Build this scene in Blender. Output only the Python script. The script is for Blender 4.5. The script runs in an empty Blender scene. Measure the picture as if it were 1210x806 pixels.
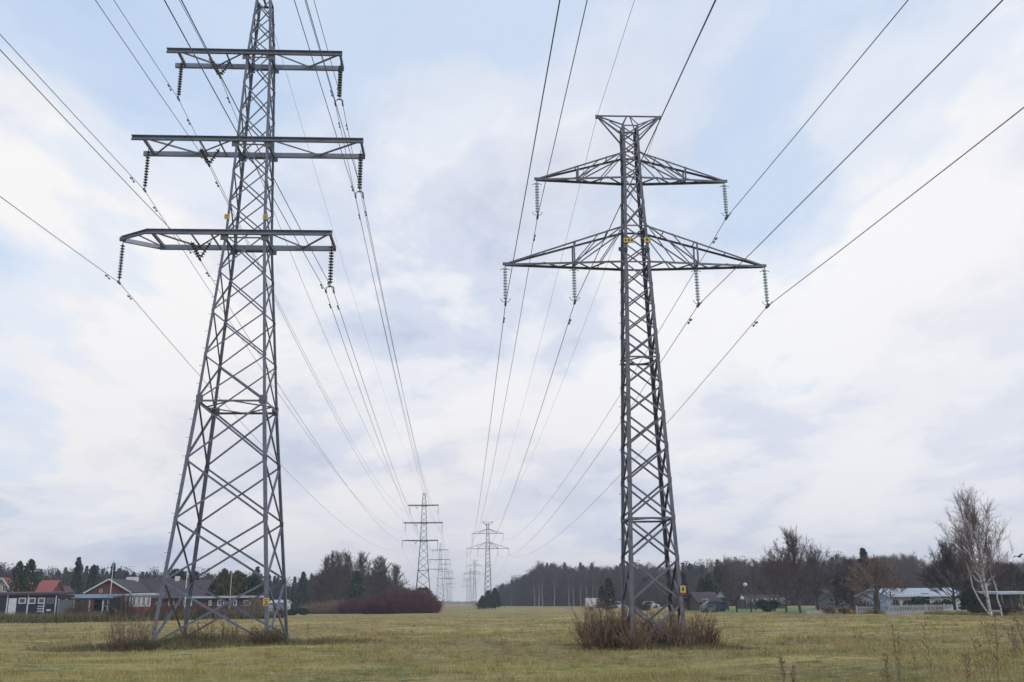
import bpy, math, random
import numpy as np
from mathutils import Vector, Matrix

random.seed(7)
R = math.radians
S = bpy.context.scene
COL = S.collection

# ------------------------------------------------------------------ camera
EYE = Vector((0, 0, 1.65))
FPX, PITCH, YAW, ROLL = 1128.18, .2668, .0559, -.0116      # focal length in px of the 1210 px wide photo
Fv = Vector((math.sin(YAW) * math.cos(PITCH), math.cos(YAW) * math.cos(PITCH), math.sin(PITCH)))
Rv0 = Vector((math.cos(YAW), -math.sin(YAW), 0))
Uv0 = Rv0.cross(Fv)
Rv = Rv0 * math.cos(ROLL) + Uv0 * math.sin(ROLL)
Uv = -Rv0 * math.sin(ROLL) + Uv0 * math.cos(ROLL)
camd = bpy.data.cameras.new('camera')
cam = bpy.data.objects.new('camera', camd)
COL.objects.link(cam)
m = Matrix((Rv, Uv, -Fv)).transposed().to_4x4()
m.translation = EYE
cam.matrix_world = m
camd.sensor_width = 36
camd.lens = FPX / 1210 * 36
camd.clip_end = 20000
camd.clip_start = .1
S.camera = cam

# ------------------------------------------------------------------ exposure, sky, sun
S.view_settings.view_transform = 'Standard'
S.view_settings.look = 'None'
S.view_settings.gamma = 1
S.view_settings.exposure = 0.0
S.cycles.max_bounces = 5
S.cycles.volume_bounces = 0
S.cycles.transparent_max_bounces = 8

SUN_EL, SUN_AZ = R(28), R(130)          # azimuth from +Y (away from the camera) towards +X
W = bpy.data.worlds.new('World')
S.world = W
W.use_nodes = True
nt = W.node_tree
nt.nodes.clear()


def N(nt, t, **k):
    n = nt.nodes.new(t)
    for a, b in k.items():
        setattr(n, a, b)
    return n


def ramp(nt, fac, stops, interp='LINEAR'):
    n = N(nt, 'ShaderNodeValToRGB')
    n.color_ramp.interpolation = interp
    els = n.color_ramp.elements
    while len(els) < len(stops):
        els.new(.5)
    for e, (p, c) in zip(els, stops):
        e.position = p
        e.color = (*c, 1) if len(c) == 3 else c
    if fac is not None:
        nt.links.new(fac, n.inputs[0])
    return n.outputs[0]


def mixc(nt, fac, a, b, mode='MIX'):
    n = N(nt, 'ShaderNodeMix', data_type='RGBA', blend_type=mode)
    for s, v in ((n.inputs[0], fac), (n.inputs[6], a), (n.inputs[7], b)):
        if isinstance(v, (int, float)):
            s.default_value = v
        elif isinstance(v, tuple):
            s.default_value = (*v, 1) if len(v) == 3 else v
        else:
            nt.links.new(v, s)
    return n.outputs[2]


def mth(nt, op, a, b=None, c=None):
    n = N(nt, 'ShaderNodeMath', operation=op)
    for i, v in enumerate((a, b, c)):
        if v is None:
            continue
        if isinstance(v, (int, float)):
            n.inputs[i].default_value = v
        else:
            nt.links.new(v, n.inputs[i])
    return n.outputs[0]


def noise(nt, vec, scale, detail=4, rough=.5, dist=0., out=0):
    n = N(nt, 'ShaderNodeTexNoise')
    n.inputs['Scale'].default_value = scale
    n.inputs['Detail'].default_value = detail
    n.inputs['Roughness'].default_value = rough
    n.inputs['Distortion'].default_value = dist
    if vec is not None:
        nt.links.new(vec, n.inputs['Vector'])
    return n.outputs[out]


def build_sky():
    L = nt.links.new
    sky = N(nt, 'ShaderNodeTexSky', sky_type='NISHITA', sun_disc=False)
    sky.sun_elevation = SUN_EL
    sky.sun_rotation = SUN_AZ
    sky.dust_density = 1.5
    tc = N(nt, 'ShaderNodeTexCoord')
    sep = N(nt, 'ShaderNodeSeparateXYZ')
    L(tc.outputs['Generated'], sep.inputs[0])
    x, y, z = sep.outputs
    zz = mth(nt, 'ADD', mth(nt, 'MAXIMUM', z, 0), .22)
    cmb = N(nt, 'ShaderNodeCombineXYZ')
    L(mth(nt, 'DIVIDE', x, zz), cmb.inputs[0])
    L(mth(nt, 'DIVIDE', y, zz), cmb.inputs[1])
    mp = N(nt, 'ShaderNodeMapping')
    mp.inputs['Location'].default_value = SKY_OFF
    mp.inputs['Rotation'].default_value = (0, 0, R(25))
    mp.inputs['Scale'].default_value = (1.0, .72, 1)
    L(cmb.outputs[0], mp.inputs[0])
    v = mp.outputs[0]
    n1 = noise(nt, v, 1.15, 8, .55, .35)
    n2 = noise(nt, v, 1.7, 7, .55, .2)
    n4 = noise(nt, v, 5.5, 7, .62, .3)
    # openings in the cloud sheet: more of them high up and to the left
    bias = mth(nt, 'ADD', mth(nt, 'MULTIPLY', x, -.13), mth(nt, 'SUBTRACT', mth(nt, 'MULTIPLY', z, .85), .10))
    g = mth(nt, 'ADD', mth(nt, 'ADD', mth(nt, 'MULTIPLY', n1, 1.25), mth(nt, 'MULTIPLY', n4, .22)), bias)
    blue = ramp(nt, mth(nt, 'MULTIPLY', g, .8), [(.725, (0, 0, 0)), (.785, (.45, .45, .45)), (.87, (1, 1, 1))], 'EASE')
    # shading inside the cloud sheet: white billows and blue grey undersides
    n24 = mth(nt, 'ADD', mth(nt, 'MULTIPLY', n2, .78), mth(nt, 'MULTIPLY', n4, .22))
    sh = ramp(nt, n24, [(.37, (.50, .58, .76)), (.45, (.68, .74, .88)), (.51, (.87, .89, .95)), (.57, (.97, .97, .985))], 'EASE')
    n3 = noise(nt, v, .8, 4, .5, .2)
    warm = ramp(nt, n3, [(.44, (0, 0, 0)), (.62, (1, 1, 1))])
    cl = mixc(nt, mth(nt, 'MULTIPLY', warm, .5), sh, (.96, .91, .89))
    # the veiled sun brightens the sheet on the right
    rt = ramp(nt, mth(nt, 'ADD', x, mth(nt, 'MULTIPLY', n3, .3)), [(.06, (0, 0, 0)), (.62, (1, 1, 1))])
    cl = mixc(nt, mth(nt, 'MULTIPLY', rt, .38), cl, (.95, .955, .985))
    # greyer, slightly warm murk towards the horizon
    hz = ramp(nt, z, [(0.0, (1, 1, 1)), (.14, (.35, .35, .35)), (.30, (0, 0, 0))])
    cl = mixc(nt, mth(nt, 'MULTIPLY', hz, .40), cl, (.72, .74, .83))
    lum = mixc(nt, 1.0, cl, (10, 10, 10), 'MULTIPLY')
    skb = mixc(nt, .82, mixc(nt, 1.0, sky.outputs[0], (1.5, 1.5, 1.5), 'MULTIPLY'), (5.2, 7.1, 9.9))
    fin = mixc(nt, mth(nt, 'MULTIPLY', blue, .66), lum, skb)
    bg = N(nt, 'ShaderNodeBackground')
    bg.inputs[1].default_value = .1
    L(fin, bg.inputs[0])
    out = N(nt, 'ShaderNodeOutputWorld')
    L(bg.outputs[0], out.inputs[0])


SKY_OFF = (3.1, 1.7, 0)
HAZE_D = .0005
build_sky()
sd = bpy.data.lights.new('sun', 'SUN')
sd.energy = 1.3
sd.angle = R(14)
sd.color = (1, .95, .88)
so = bpy.data.objects.new('sun', sd)
COL.objects.link(so)
sdir = Vector((math.sin(SUN_AZ) * math.cos(SUN_EL), math.cos(SUN_AZ) * math.cos(SUN_EL), math.sin(SUN_EL)))
so.rotation_euler = sdir.to_track_quat('Z', 'Y').to_euler()
so.location = sdir * 300


# ------------------------------------------------------------------ helpers
def at(px, py, Y):
    """point of the ray through a photo pixel at world depth Y"""
    d = Fv + Rv * ((px - 605) / FPX) + Uv * ((403 - py) / FPX)
    return EYE + d * (Y / d.y)


def X(px, Y):
    return at(px, 712, Y).x


def Z(px, py, Y):
    return at(px, py, Y).z


MAT = {}


def mat(name, c1, c2=None, scale=3., rough=.8, metal=0., bump=0., detail=4, c3=None, spec=.3, stretch=None, island=0.):
    if name in MAT:
        return MAT[name]
    m = bpy.data.materials.new(name)
    m.use_nodes = True
    t = m.node_tree
    b = t.nodes['Principled BSDF']
    b.inputs['Roughness'].default_value = rough
    b.inputs['Metallic'].default_value = metal
    b.inputs['Specular IOR Level'].default_value = spec
    if c2 is None:
        c2 = tuple(v * .8 for v in c1)
    tc = N(t, 'ShaderNodeTexCoord')
    v = tc.outputs['Object']
    if stretch:
        mp = N(t, 'ShaderNodeMapping')
        mp.inputs['Scale'].default_value = stretch
        t.links.new(v, mp.inputs[0])
        v = mp.outputs[0]
    n = noise(t, v, scale, detail, .6)
    st = [(.35, c1), (.65, c2)] if c3 is None else [(.33, c1), (.5, c2), (.67, c3)]
    col = ramp(t, n, st)
    if island:       # every leaf, spray or twig a little lighter or darker than the next
        g = N(t, 'ShaderNodeNewGeometry')
        v_ = ramp(t, g.outputs['Random Per Island'], [(0, (1 - island,) * 3), (1, (1 + island,) * 3)])
        col = mixc(t, 1.0, col, v_, 'MULTIPLY')
    t.links.new(col, b.inputs['Base Color'])
    if bump:
        bp = N(t, 'ShaderNodeBump')
        bp.inputs['Strength'].default_value = bump
        bp.inputs['Distance'].default_value = .05
        t.links.new(n, bp.inputs['Height'])
        t.links.new(bp.outputs[0], b.inputs['Normal'])
    MAT[name] = m
    return m


class MB:
    def __init__(s):
        s.v = []
        s.f = []

    def add(s, vs, fs):
        o = len(s.v)
        s.v.extend(tuple(v) for v in vs)
        s.f.extend(tuple(i + o for i in f) for f in fs)

    def box(s, a, b):
        x0, y0, z0 = a
        x1, y1, z1 = b
        s.add([(x0, y0, z0), (x1, y0, z0), (x1, y1, z0), (x0, y1, z0), (x0, y0, z1), (x1, y0, z1), (x1, y1, z1), (x0, y1, z1)],
              [(3, 2, 1, 0), (4, 5, 6, 7), (0, 1, 5, 4), (1, 2, 6, 5), (2, 3, 7, 6), (3, 0, 4, 7)])

    def angle(s, p0, p1, u, v, w, t=None):
        """rolled steel angle: corner edge on p0-p1, flanges along u and v"""
        p0, p1 = Vector(p0), Vector(p1)
        t = t or w * .14
        a = (p1 - p0).normalized()
        u = Vector(u)
        u = (u - a * u.dot(a)).normalized()
        v = Vector(v)
        v = (v - a * v.dot(a) - u * v.dot(u)).normalized()
        prof = [(0, 0), (w, 0), (w, t), (t, t), (t, w), (0, w)]
        vs = [p + u * i + v * j for p in (p0, p1) for i, j in prof]
        fs = [(i, (i + 1) % 6, (i + 1) % 6 + 6, i + 6) for i in range(6)] + [(5, 4, 3, 2, 1, 0), (6, 7, 8, 9, 10, 11)]
        s.add(vs, fs)

    def bar(s, p0, p1, w, h=None, up=(0, 0, 1)):
        p0, p1 = Vector(p0), Vector(p1)
        h = h or w
        a = (p1 - p0).normalized()
        up = Vector(up)
        if abs(a.dot(up)) > .98:
            up = Vector((1, 0, 0))
        u = a.cross(up).normalized() * w / 2
        v = u.cross(a).normalized() * h / 2
        vs = [p + u * i + v * j for p in (p0, p1) for i, j in ((-1, -1), (1, -1), (1, 1), (-1, 1))]
        s.add(vs, [(0, 1, 5, 4), (1, 2, 6, 5), (2, 3, 7, 6), (3, 0, 4, 7), (3, 2, 1, 0), (4, 5, 6, 7)])

    def tube(s, pts, rs, n=6, cap=True):
        o = len(s.v)
        k = len(pts)
        pts = [Vector(p) for p in pts]
        for i, p in enumerate(pts):
            a = (pts[min(i + 1, k - 1)] - pts[max(i - 1, 0)]).normalized()
            h = Vector((0, 0, 1)) if abs(a.z) < .9 else Vector((1, 0, 0))
            u = a.cross(h).normalized()
            w = u.cross(a)
            r = rs[i] if hasattr(rs, '__len__') else rs
            for j in range(n):
                q = 2 * math.pi * j / n
                s.v.append(tuple(p + u * (r * math.cos(q)) + w * (r * math.sin(q))))
        for i in range(k - 1):
            for j in range(n):
                j2 = (j + 1) % n
                s.f.append((o + i * n + j, o + i * n + j2, o + (i + 1) * n + j2, o + (i + 1) * n + j))
        if cap:
            s.f.append(tuple(o + j for j in reversed(range(n))))
            s.f.append(tuple(o + (k - 1) * n + j for j in range(n)))

    def lathe(s, base, axis, prof, n=10):
        axis = Vector(axis).normalized()
        h = Vector((0, 0, 1)) if abs(axis.z) < .9 else Vector((1, 0, 0))
        u = axis.cross(h).normalized()
        w = axis.cross(u)
        o = len(s.v)
        b = Vector(base)
        for (t, r) in prof:
            for j in range(n):
                q = 2 * math.pi * j / n
                s.v.append(tuple(b + axis * t + u * (r * math.cos(q)) + w * (r * math.sin(q))))
        for i in range(len(prof) - 1):
            for j in range(n):
                j2 = (j + 1) % n
                s.f.append((o + i * n + j, o + i * n + j2, o + (i + 1) * n + j2, o + (i + 1) * n + j))

    def build(s, name, m, parent=None, loc=None, smooth=False):
        me = bpy.data.meshes.new(name)
        me.from_pydata(s.v, [], s.f)
        if smooth:
            me.polygons.foreach_set('use_smooth', [True] * len(me.polygons))
        me.materials.append(m)
        o = bpy.data.objects.new(name, me)
        COL.objects.link(o)
        if parent:
            o.parent = parent
        if loc is not None:
            o.location = loc
        return o


def npmesh(name, V, F, m, parent=None, mats=None, midx=None):
    """V (n,3), F (k,3|4) arrays -> object"""
    me = bpy.data.meshes.new(name)
    V = np.ascontiguousarray(V, dtype=np.float32)
    k = F.shape[1]
    me.vertices.add(len(V))
    me.vertices.foreach_set('co', V.ravel())
    me.loops.add(F.size)
    me.loops.foreach_set('vertex_index', F.astype(np.int32).ravel())
    me.polygons.add(len(F))
    me.polygons.foreach_set('loop_start', np.arange(0, F.size, k, dtype=np.int32))
    for q in (mats or [m]):
        me.materials.append(q)
    if midx is not None:
        me.polygons.foreach_set('material_index', midx.astype(np.int32))
    me.update(calc_edges=True)
    o = bpy.data.objects.new(name, me)
    COL.objects.link(o)
    if parent:
        o.parent = parent
    return o


def tag(o, label=None, cat=None, group=None, kind=None):
    if label:
        o['label'] = label
    if cat:
        o['category'] = cat
    if group:
        o['group'] = group
    if kind:
        o['kind'] = kind
    return o


def empty(name, loc=(0, 0, 0), rz=0):
    o = bpy.data.objects.new(name, None)
    o.empty_display_size = .3
    COL.objects.link(o)
    o.location = loc
    o.rotation_euler = (0, 0, rz)
    return o


def kids(o):
    return [c for c in KIDS.get(o.name, [])]


KIDS = {}


def index_kids():
    KIDS.clear()
    for o in bpy.data.objects:
        if o.parent:
            KIDS.setdefault(o.parent.name, []).append(o)


def copy_tree(o, parent=None):
    c = o.copy()
    COL.objects.link(c)
    if parent:
        c.parent = parent
    for ch in kids(o):
        copy_tree(ch, c)
    return c


# ------------------------------------------------------------------ materials
STEEL = mat('galvanised_steel', (.095, .11, .155), (.15, .165, .215), 2.6, .55, .3, .0, 8, spec=.4, c3=(.12, .12, .145))
STEEL2 = mat('weathered_steel', (.08, .09, .125), (.14, .145, .18), 3.1, .6, .25, .0, 8, spec=.35, c3=(.12, .11, .125))
CHORD = mat('galvanised_beam', (.14, .165, .22), (.21, .235, .30), 1.2, .5, .35, .0, 6, spec=.4)
WIRE = mat('conductor_aluminium', (.10, .10, .115), (.16, .16, .18), .8, .5, .5)
PORC = mat('dark_glazed_porcelain', (.03, .032, .045), (.055, .055, .07), 6, .25, spec=.5)
GLASSI = mat('green_glass_insulator', (.34, .44, .50), (.44, .54, .60), 9, .2, spec=.6)
YEL = mat('yellow_enamel', (.55, .42, .12), (.46, .35, .10), 14, .5)
BLACKP = mat('black_paint', (.02, .02, .025), (.03, .03, .035), 8, .5)
DARKBOX = mat('dark_plate', (.035, .045, .06), (.055, .065, .08), 8, .6)
REDP = mat('red_paint', (.35, .05, .04), (.28, .04, .035), 8, .5)
WHITEP = mat('white_paint', (.62, .63, .66), (.50, .51, .55), 2.5, .6)
CONC = mat('concrete', (.28, .27, .25), (.2, .19, .18), 6, .9, bump=.3)
PANE = mat('window_glass', (.03, .035, .045), (.06, .065, .08), 1.5, .08, spec=.7)


# ------------------------------------------------------------------ ground
def ground_mat(name, lift=1.0, blades=False):
    m = bpy.data.materials.new(name)
    m.use_nodes = True
    t = m.node_tree
    L = t.links.new
    b = t.nodes['Principled BSDF']
    b.inputs['Roughness'].default_value = .95
    b.inputs['Specular IOR Level'].default_value = .1
    geo = N(t, 'ShaderNodeNewGeometry')
    mp = N(t, 'ShaderNodeMapping')
    mp.inputs['Scale'].default_value = (.55, 1, 1)
    L(geo.outputs['Position'], mp.inputs[0])
    v = mp.outputs[0]
    mp2 = N(t, 'ShaderNodeMapping')
    mp2.inputs['Scale'].default_value = (.22, 1, 1)
    mp2.inputs['Rotation'].default_value = (0, 0, R(4))
    L(geo.outputs['Position'], mp2.inputs[0])
    n1 = noise(t, mp2.outputs[0], .085, 6, .62, .4)
    n2 = noise(t, v, .33, 6, .65, .3)
    n3 = noise(t, geo.outputs['Position'], 2.6, 5, .7)
    q = lambda c: tuple(min(1, k * lift) for k in c)
    # yellow to olive sward, bands of flattened brown grass, dark green rosettes, straw coloured tops
    c = ramp(t, n2, [(.38, q((.105, .135, .042))), (.47, q((.275, .24, .09))), (.59, q((.42, .325, .135)))])
    b1 = ramp(t, n1, [(.44, (0, 0, 0)), (.52, (1, 1, 1)), (.60, (.15, .15, .15))])
    c = mixc(t, mth(t, 'MULTIPLY', b1, .62), c, q((.20, .125, .085)))
    n5 = noise(t, geo.outputs['Position'], 1.1, 6, .65, .5)
    g1 = ramp(t, n5, [(.38, (1, 1, 1)), (.47, (0, 0, 0))])
    c = mixc(t, mth(t, 'MULTIPLY', g1, .85), c, q((.045, .07, .02)))
    n6 = noise(t, geo.outputs['Position'], .6, 5, .6, .6)
    r1 = ramp(t, n6, [(.54, (0, 0, 0)), (.64, (1, 1, 1))])
    c = mixc(t, mth(t, 'MULTIPLY', r1, .6), c, q((.27, .15, .085)))
    s1 = ramp(t, n3, [(.52, (0, 0, 0)), (.62, (1, 1, 1))])
    c = mixc(t, mth(t, 'MULTIPLY', s1, .55), c, q((.50, .40, .19)))
    # greener sward in the near part of the field
    sepg = N(t, 'ShaderNodeSeparateXYZ')
    L(geo.outputs['Position'], sepg.inputs[0])
    near = mth(t, 'ADD', mth(t, 'MULTIPLY', sepg.outputs[1], -.016), mth(t, 'MULTIPLY', n2, 1.6))
    nf = ramp(t, near, [(.0, (0, 0, 0)), (.32, (1, 1, 1))])
    c = mixc(t, mth(t, 'MULTIPLY', nf, .22), c, q((.14, .175, .045)))
    if blades:
        wn = N(t, 'ShaderNodeTexWhiteNoise', noise_dimensions='1D')
        L(geo.outputs['Random Per Island'], wn.inputs['W'])
        cc = ramp(t, geo.outputs['Random Per Island'], [(0, q((.10, .13, .03))), (.35, q((.27, .26, .08))), (.7, q((.52, .42, .18))), (1, q((.15, .09, .045)))])
        c = mixc(t, .32, c, cc)
    L(c, b.inputs['Base Color'])
    if not blades:
        bp = N(t, 'ShaderNodeBump')
        bp.inputs['Strength'].default_value = .9
        bp.inputs['Distance'].default_value = .12
        L(n3, bp.inputs['Height'])
        L(bp.outputs[0], b.inputs['Normal'])
    return m


GR = ground_mat('meadow_soil_and_sward', 1.1)
GRB = ground_mat('meadow_blades', 1.2, True)

rng = np.random.default_rng(5)


def hgt(x, y):
    """gentle unevenness of the field"""
    return (0.10 * np.sin(x * .21 + 1.3) * np.sin(y * .17 + .4) + .05 * np.sin(x * .53 + y * .31) + .03 * np.sin(x * .9 - y * .77 + 2)) * np.exp(-(np.maximum(y - 60, 0) / 90) ** 2) * np.exp(-(np.abs(x) / 90) ** 2)


def build_ground():
    ys = np.concatenate([np.array([-400, -100, -30, 0]), np.linspace(6, 120, 115), np.array([135, 160, 200, 260, 350, 500, 800, 1300, 2200, 4000, 8000])])
    xs = np.concatenate([np.array([-8000, -3000, -1000, -400, -150]), np.linspace(-80, 80, 107), np.array([150, 400, 1000, 3000, 8000])])
    gx, gy = np.meshgrid(xs, ys)
    V = np.stack([gx, gy, hgt(gx, gy)], -1).reshape(-1, 3)
    nx, ny = len(xs), len(ys)
    i, j = np.meshgrid(np.arange(nx - 1), np.arange(ny - 1))
    a = (j * nx + i).ravel()
    F = np.stack([a, a + 1, a + 1 + nx, a + nx], -1)
    o = npmesh('ground', V, F, GR)
    tag(o, kind='structure')


build_ground()


def blades(n, xf, yf, hmin, hmax, wfac, mm, name, lean=.45):
    x = xf
    y = yf
    h = rng.uniform(hmin, hmax, n) * rng.uniform(.6, 1.2, n)
    w = np.maximum(.007, np.hypot(x, y) * wfac)
    a = rng.uniform(0, 2 * np.pi, n)
    la = rng.uniform(0, 2 * np.pi, n)
    ln = h * rng.uniform(.05, lean, n)
    z = hgt(x, y) - .01
    b0 = np.stack([x - np.cos(a) * w / 2, y - np.sin(a) * w / 2, z], -1)
    b1 = np.stack([x + np.cos(a) * w / 2, y + np.sin(a) * w / 2, z], -1)
    t = np.stack([x + np.cos(la) * ln, y + np.sin(la) * ln, z + h], -1)
    V = np.stack([b0, b1, t], 1).reshape(-1, 3)
    F = np.arange(3 * n).reshape(-1, 3)
    return npmesh(name, V, F, mm)


def grass():
    n = 380000
    y = 17 * (150 / 17) ** rng.random(n)
    x = rng.uniform(-1, 1, n) * (.62 * y + 5)
    # clumping
    cl = np.sin(x * 1.7 + 3 * np.sin(y * .9)) * np.sin(y * 1.3 + 2 * np.sin(x * .7))
    keep = rng.random(n) < .5 + .5 * cl
    x, y = x[keep], y[keep]
    o = blades(len(x), x, y, .05, .15, .0005, GRB, 'meadow_grass', .9)
    tag(o, 'yellow green winter grass covering the whole field', 'grass', kind='stuff')


grass()


def tufts():
    n, k = 5200, 16
    y = 18 * (85 / 18) ** rng.random(n)
    x = rng.uniform(-1, 1, n) * (.6 * y + 3)
    keep = np.sin(x * .35 + 2 * np.sin(y * .21)) * np.sin(y * .4 + 1.3 * np.sin(x * .27)) > -.15
    x, y = x[keep], y[keep]
    s = rng.uniform(.05, .16, len(x))
    X_, Y_ = (np.repeat(v, k) + rng.normal(0, 1, len(v) * k) * np.repeat(s, k) for v in (x, y))
    o = blades(len(X_), X_, Y_, .08, .26, .0005, GRB, 'grass_tufts', 1.3)
    tag(o, 'coarser tufts of rank grass scattered over the near field', 'grass', kind='stuff')


tufts()


# ------------------------------------------------------------------ left kind of pylon: three flat arms
def interp(z, prof):
    for (z0, w0), (z1, w1) in zip(prof, prof[1:]):
        if z <= z1:
            return w0 + (w1 - w0) * (z - z0) / (z1 - z0)
    return prof[-1][1]


def mast(root, prof, levels, leg_w, diag_w, m, foot=True):
    """four angle legs, X bracing on four faces (one mesh per face)"""
    zs = sorted(set([p[0] for p in prof] + [levels[-1]]))
    zs = [z for z in zs if z <= levels[-1]]
    legs = []
    for sx, sy in ((-1, -1), (1, -1), (-1, 1), (1, 1)):
        b = MB()
        for z0, z1 in zip(zs, zs[1:]):
            w0, w1 = interp(z0, prof), interp(z1, prof)
            b.angle((sx * w0, sy * w0, z0), (sx * w1, sy * w1, z1), (-sx, 0, 0), (0, -sy, 0), leg_w * (1 if z0 < 11 else .8))
        lg = b.build('leg', m, root)
        legs.append(lg)
        if foot:
            c = MB()
            w0 = interp(0, prof)
            c.lathe((sx * w0, sy * w0, -.4), (0, 0, 1), [(0, 0), (0, .30), (.42, .27), (.47, .22), (.47, 0)], 14)
            c.build('concrete_footing', CONC, lg)
    for ax, sg in ((1, -1), (1, 1), (0, -1), (0, 1)):
        b = MB()
        for i, (z0, z1) in enumerate(zip(levels, levels[1:])):
            w0, w1 = interp(z0, prof), interp(z1, prof)
            dw = diag_w * (1 if z0 < 11 else .78)
            for k in (-1, 1):
                off = (.0 if k < 0 else dw * .18)
                q0, q1 = w0 - off - .03, w1 - off - .03
                if ax == 1:
                    p0, p1 = (k * w0 * .98, sg * q0, z0 + .06), (-k * w1 * .98, sg * q1, z1 - .02)
                    nrm = (0, -sg, 0)
                else:
                    p0, p1 = (sg * q0, k * w0 * .98, z0 + .06), (sg * q1, -k * w1 * .98, z1 - .02)
                    nrm = (-sg, 0, 0)
                a = (Vector(p1) - Vector(p0)).normalized()
                b.angle(p0, p1, a.cross(Vector(nrm)) * k, nrm, dw, dw * .12)
            # gusset plates at the panel joints
            if z0 > 0:
                for k in (-1, 1):
                    g = dw * 1.1
                    if ax == 1:
                        b.box((k * w0 * .99 - g * (k > 0) * 1.6, sg * (w0 + .008) - .006, z0 - g), (k * w0 * .99 + g * (k < 0) * 1.6, sg * (w0 + .008) + .006, z0 + g * 1.2))
                    else:
                        b.box((sg * (w0 + .008) - .006, k * w0 * .99 - g * (k > 0) * 1.6, z0 - g), (sg * (w0 + .008) + .006, k * w0 * .99 + g * (k < 0) * 1.6, z0 + g * 1.2))
        b.build('face_bracing', m, root)
    return legs


def ring(root, prof, z, w, m, name='waist_ring', plan=True, plates=0.):
    b = MB()
    h = interp(z, prof)
    for s in (-1, 1):
        b.angle((-h, s * h, z), (h, s * h, z), (0, -s, 0), (0, 0, -1), w)
        b.angle((s * h, -h, z + .004), (s * h, h, z + .004), (-s, 0, 0), (0, 0, -1), w)
    if plan:
        b.bar((-h, 0, z - .05), (0, h, z - .05), w * .8, w * .5)
        b.bar((0, h, z - .05), (h, 0, z - .05), w * .8, w * .5)
        b.bar((h, 0, z - .05), (0, -h, z - .05), w * .8, w * .5)
        b.bar((0, -h, z - .05), (-h, 0, z - .05), w * .8, w * .5)
    if plates:
        for sx in (-1, 1):
            for sy in (-1, 1):
                x, y = sx * h, sy * h
                b.box((min(x, x - sx * plates), y + sy * .014 - .008, z - plates * .55), (max(x, x - sx * plates), y + sy * .014 + .008, z + plates * .75))
                b.box((x + sx * .014 - .008, min(y, y - sy * plates), z - plates * .55), (x + sx * .014 + .008, max(y, y - sy * plates), z + plates * .75))
    b.build(name, m, root)


def string(root, top, L, m, disc_r=.13, n=None, yoke=False, horn=False, axis=(0, 0, -1), fit=.18):
    """cap and pin insulator string hanging from top along axis"""
    a = Vector(axis).normalized()
    top = Vector(top)
    n = n or int((L - 2 * fit) / .15)
    st = (L - 2 * fit) / n
    b = MB()
    prof = [(fit, .02)]
    for i in range(n):
        t = fit + i * st
        prof += [(t, .035), (t + st * .30, .045), (t + st * .42, disc_r), (t + st * .62, disc_r * .96), (t + st * .7, .04)]
    prof += [(L - fit, .025)]
    b.lathe(top, a, prof, 10)
    o = b.build('insulator_string', m, root)
    f = MB()
    f.tube([top, top + a * (fit + .01)], .022, 6)
    if horn:
        f.tube([top + a * fit + Vector((-.2, 0, -.1)), top + a * fit, top + a * fit + Vector((.2, 0, -.1))], .013, 4)
    f.build('hanger', STEEL2, o)
    f = MB()
    f.tube([top + a * (L - fit), top + a * L], .028, 6)
    e = top + a * L
    if yoke:
        f.tube([e + Vector((-.20, 0, -.22)), e + Vector((-.20, 0, -.06)), e + Vector((-.1, 0, .02)), e + Vector((.1, 0, .02)), e + Vector((.20, 0, -.06)), e + Vector((.20, 0, -.22))], .038, 6)
        for s in (-1, 1):
            f.bar(e + Vector((s * .20, -.17, -.26)), e + Vector((s * .20, .17, -.26)), .07, .09)
    else:
        f.bar(e + Vector((0, -.2, -.02)), e + Vector((0, .2, -.02)), .07, .1)
    if horn:
        f.tube([e + Vector((-.2, 0, .18)), e + Vector((-.12, 0, .05)), e + Vector((.12, 0, .05)), e + Vector((.2, 0, .18))], .013, 4)
    f.build('wire_clamp', STEEL2, o)
    return e


PL = [(0, 2.60), (11.27, 1.656), (20.16, 1.03), (30.87, .662), (34.5, .42)]
AL = [(20.16, -5.0, 4.46), (25.53, -6.28, 5.88), (30.87, -4.95, 4.55)]


def chan(b, p0, p1, h=.27, w=.13):
    """rolled channel beam lying along p0-p1, web vertical"""
    b.bar(p0, p1, .02, h)
    p0, p1 = Vector(p0), Vector(p1)
    for s in (-1, 1):
        d = Vector((0, w / 2, s * (h / 2 - .0125)))
        b.bar(p0 + d, p1 + d, w, .025)


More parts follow.
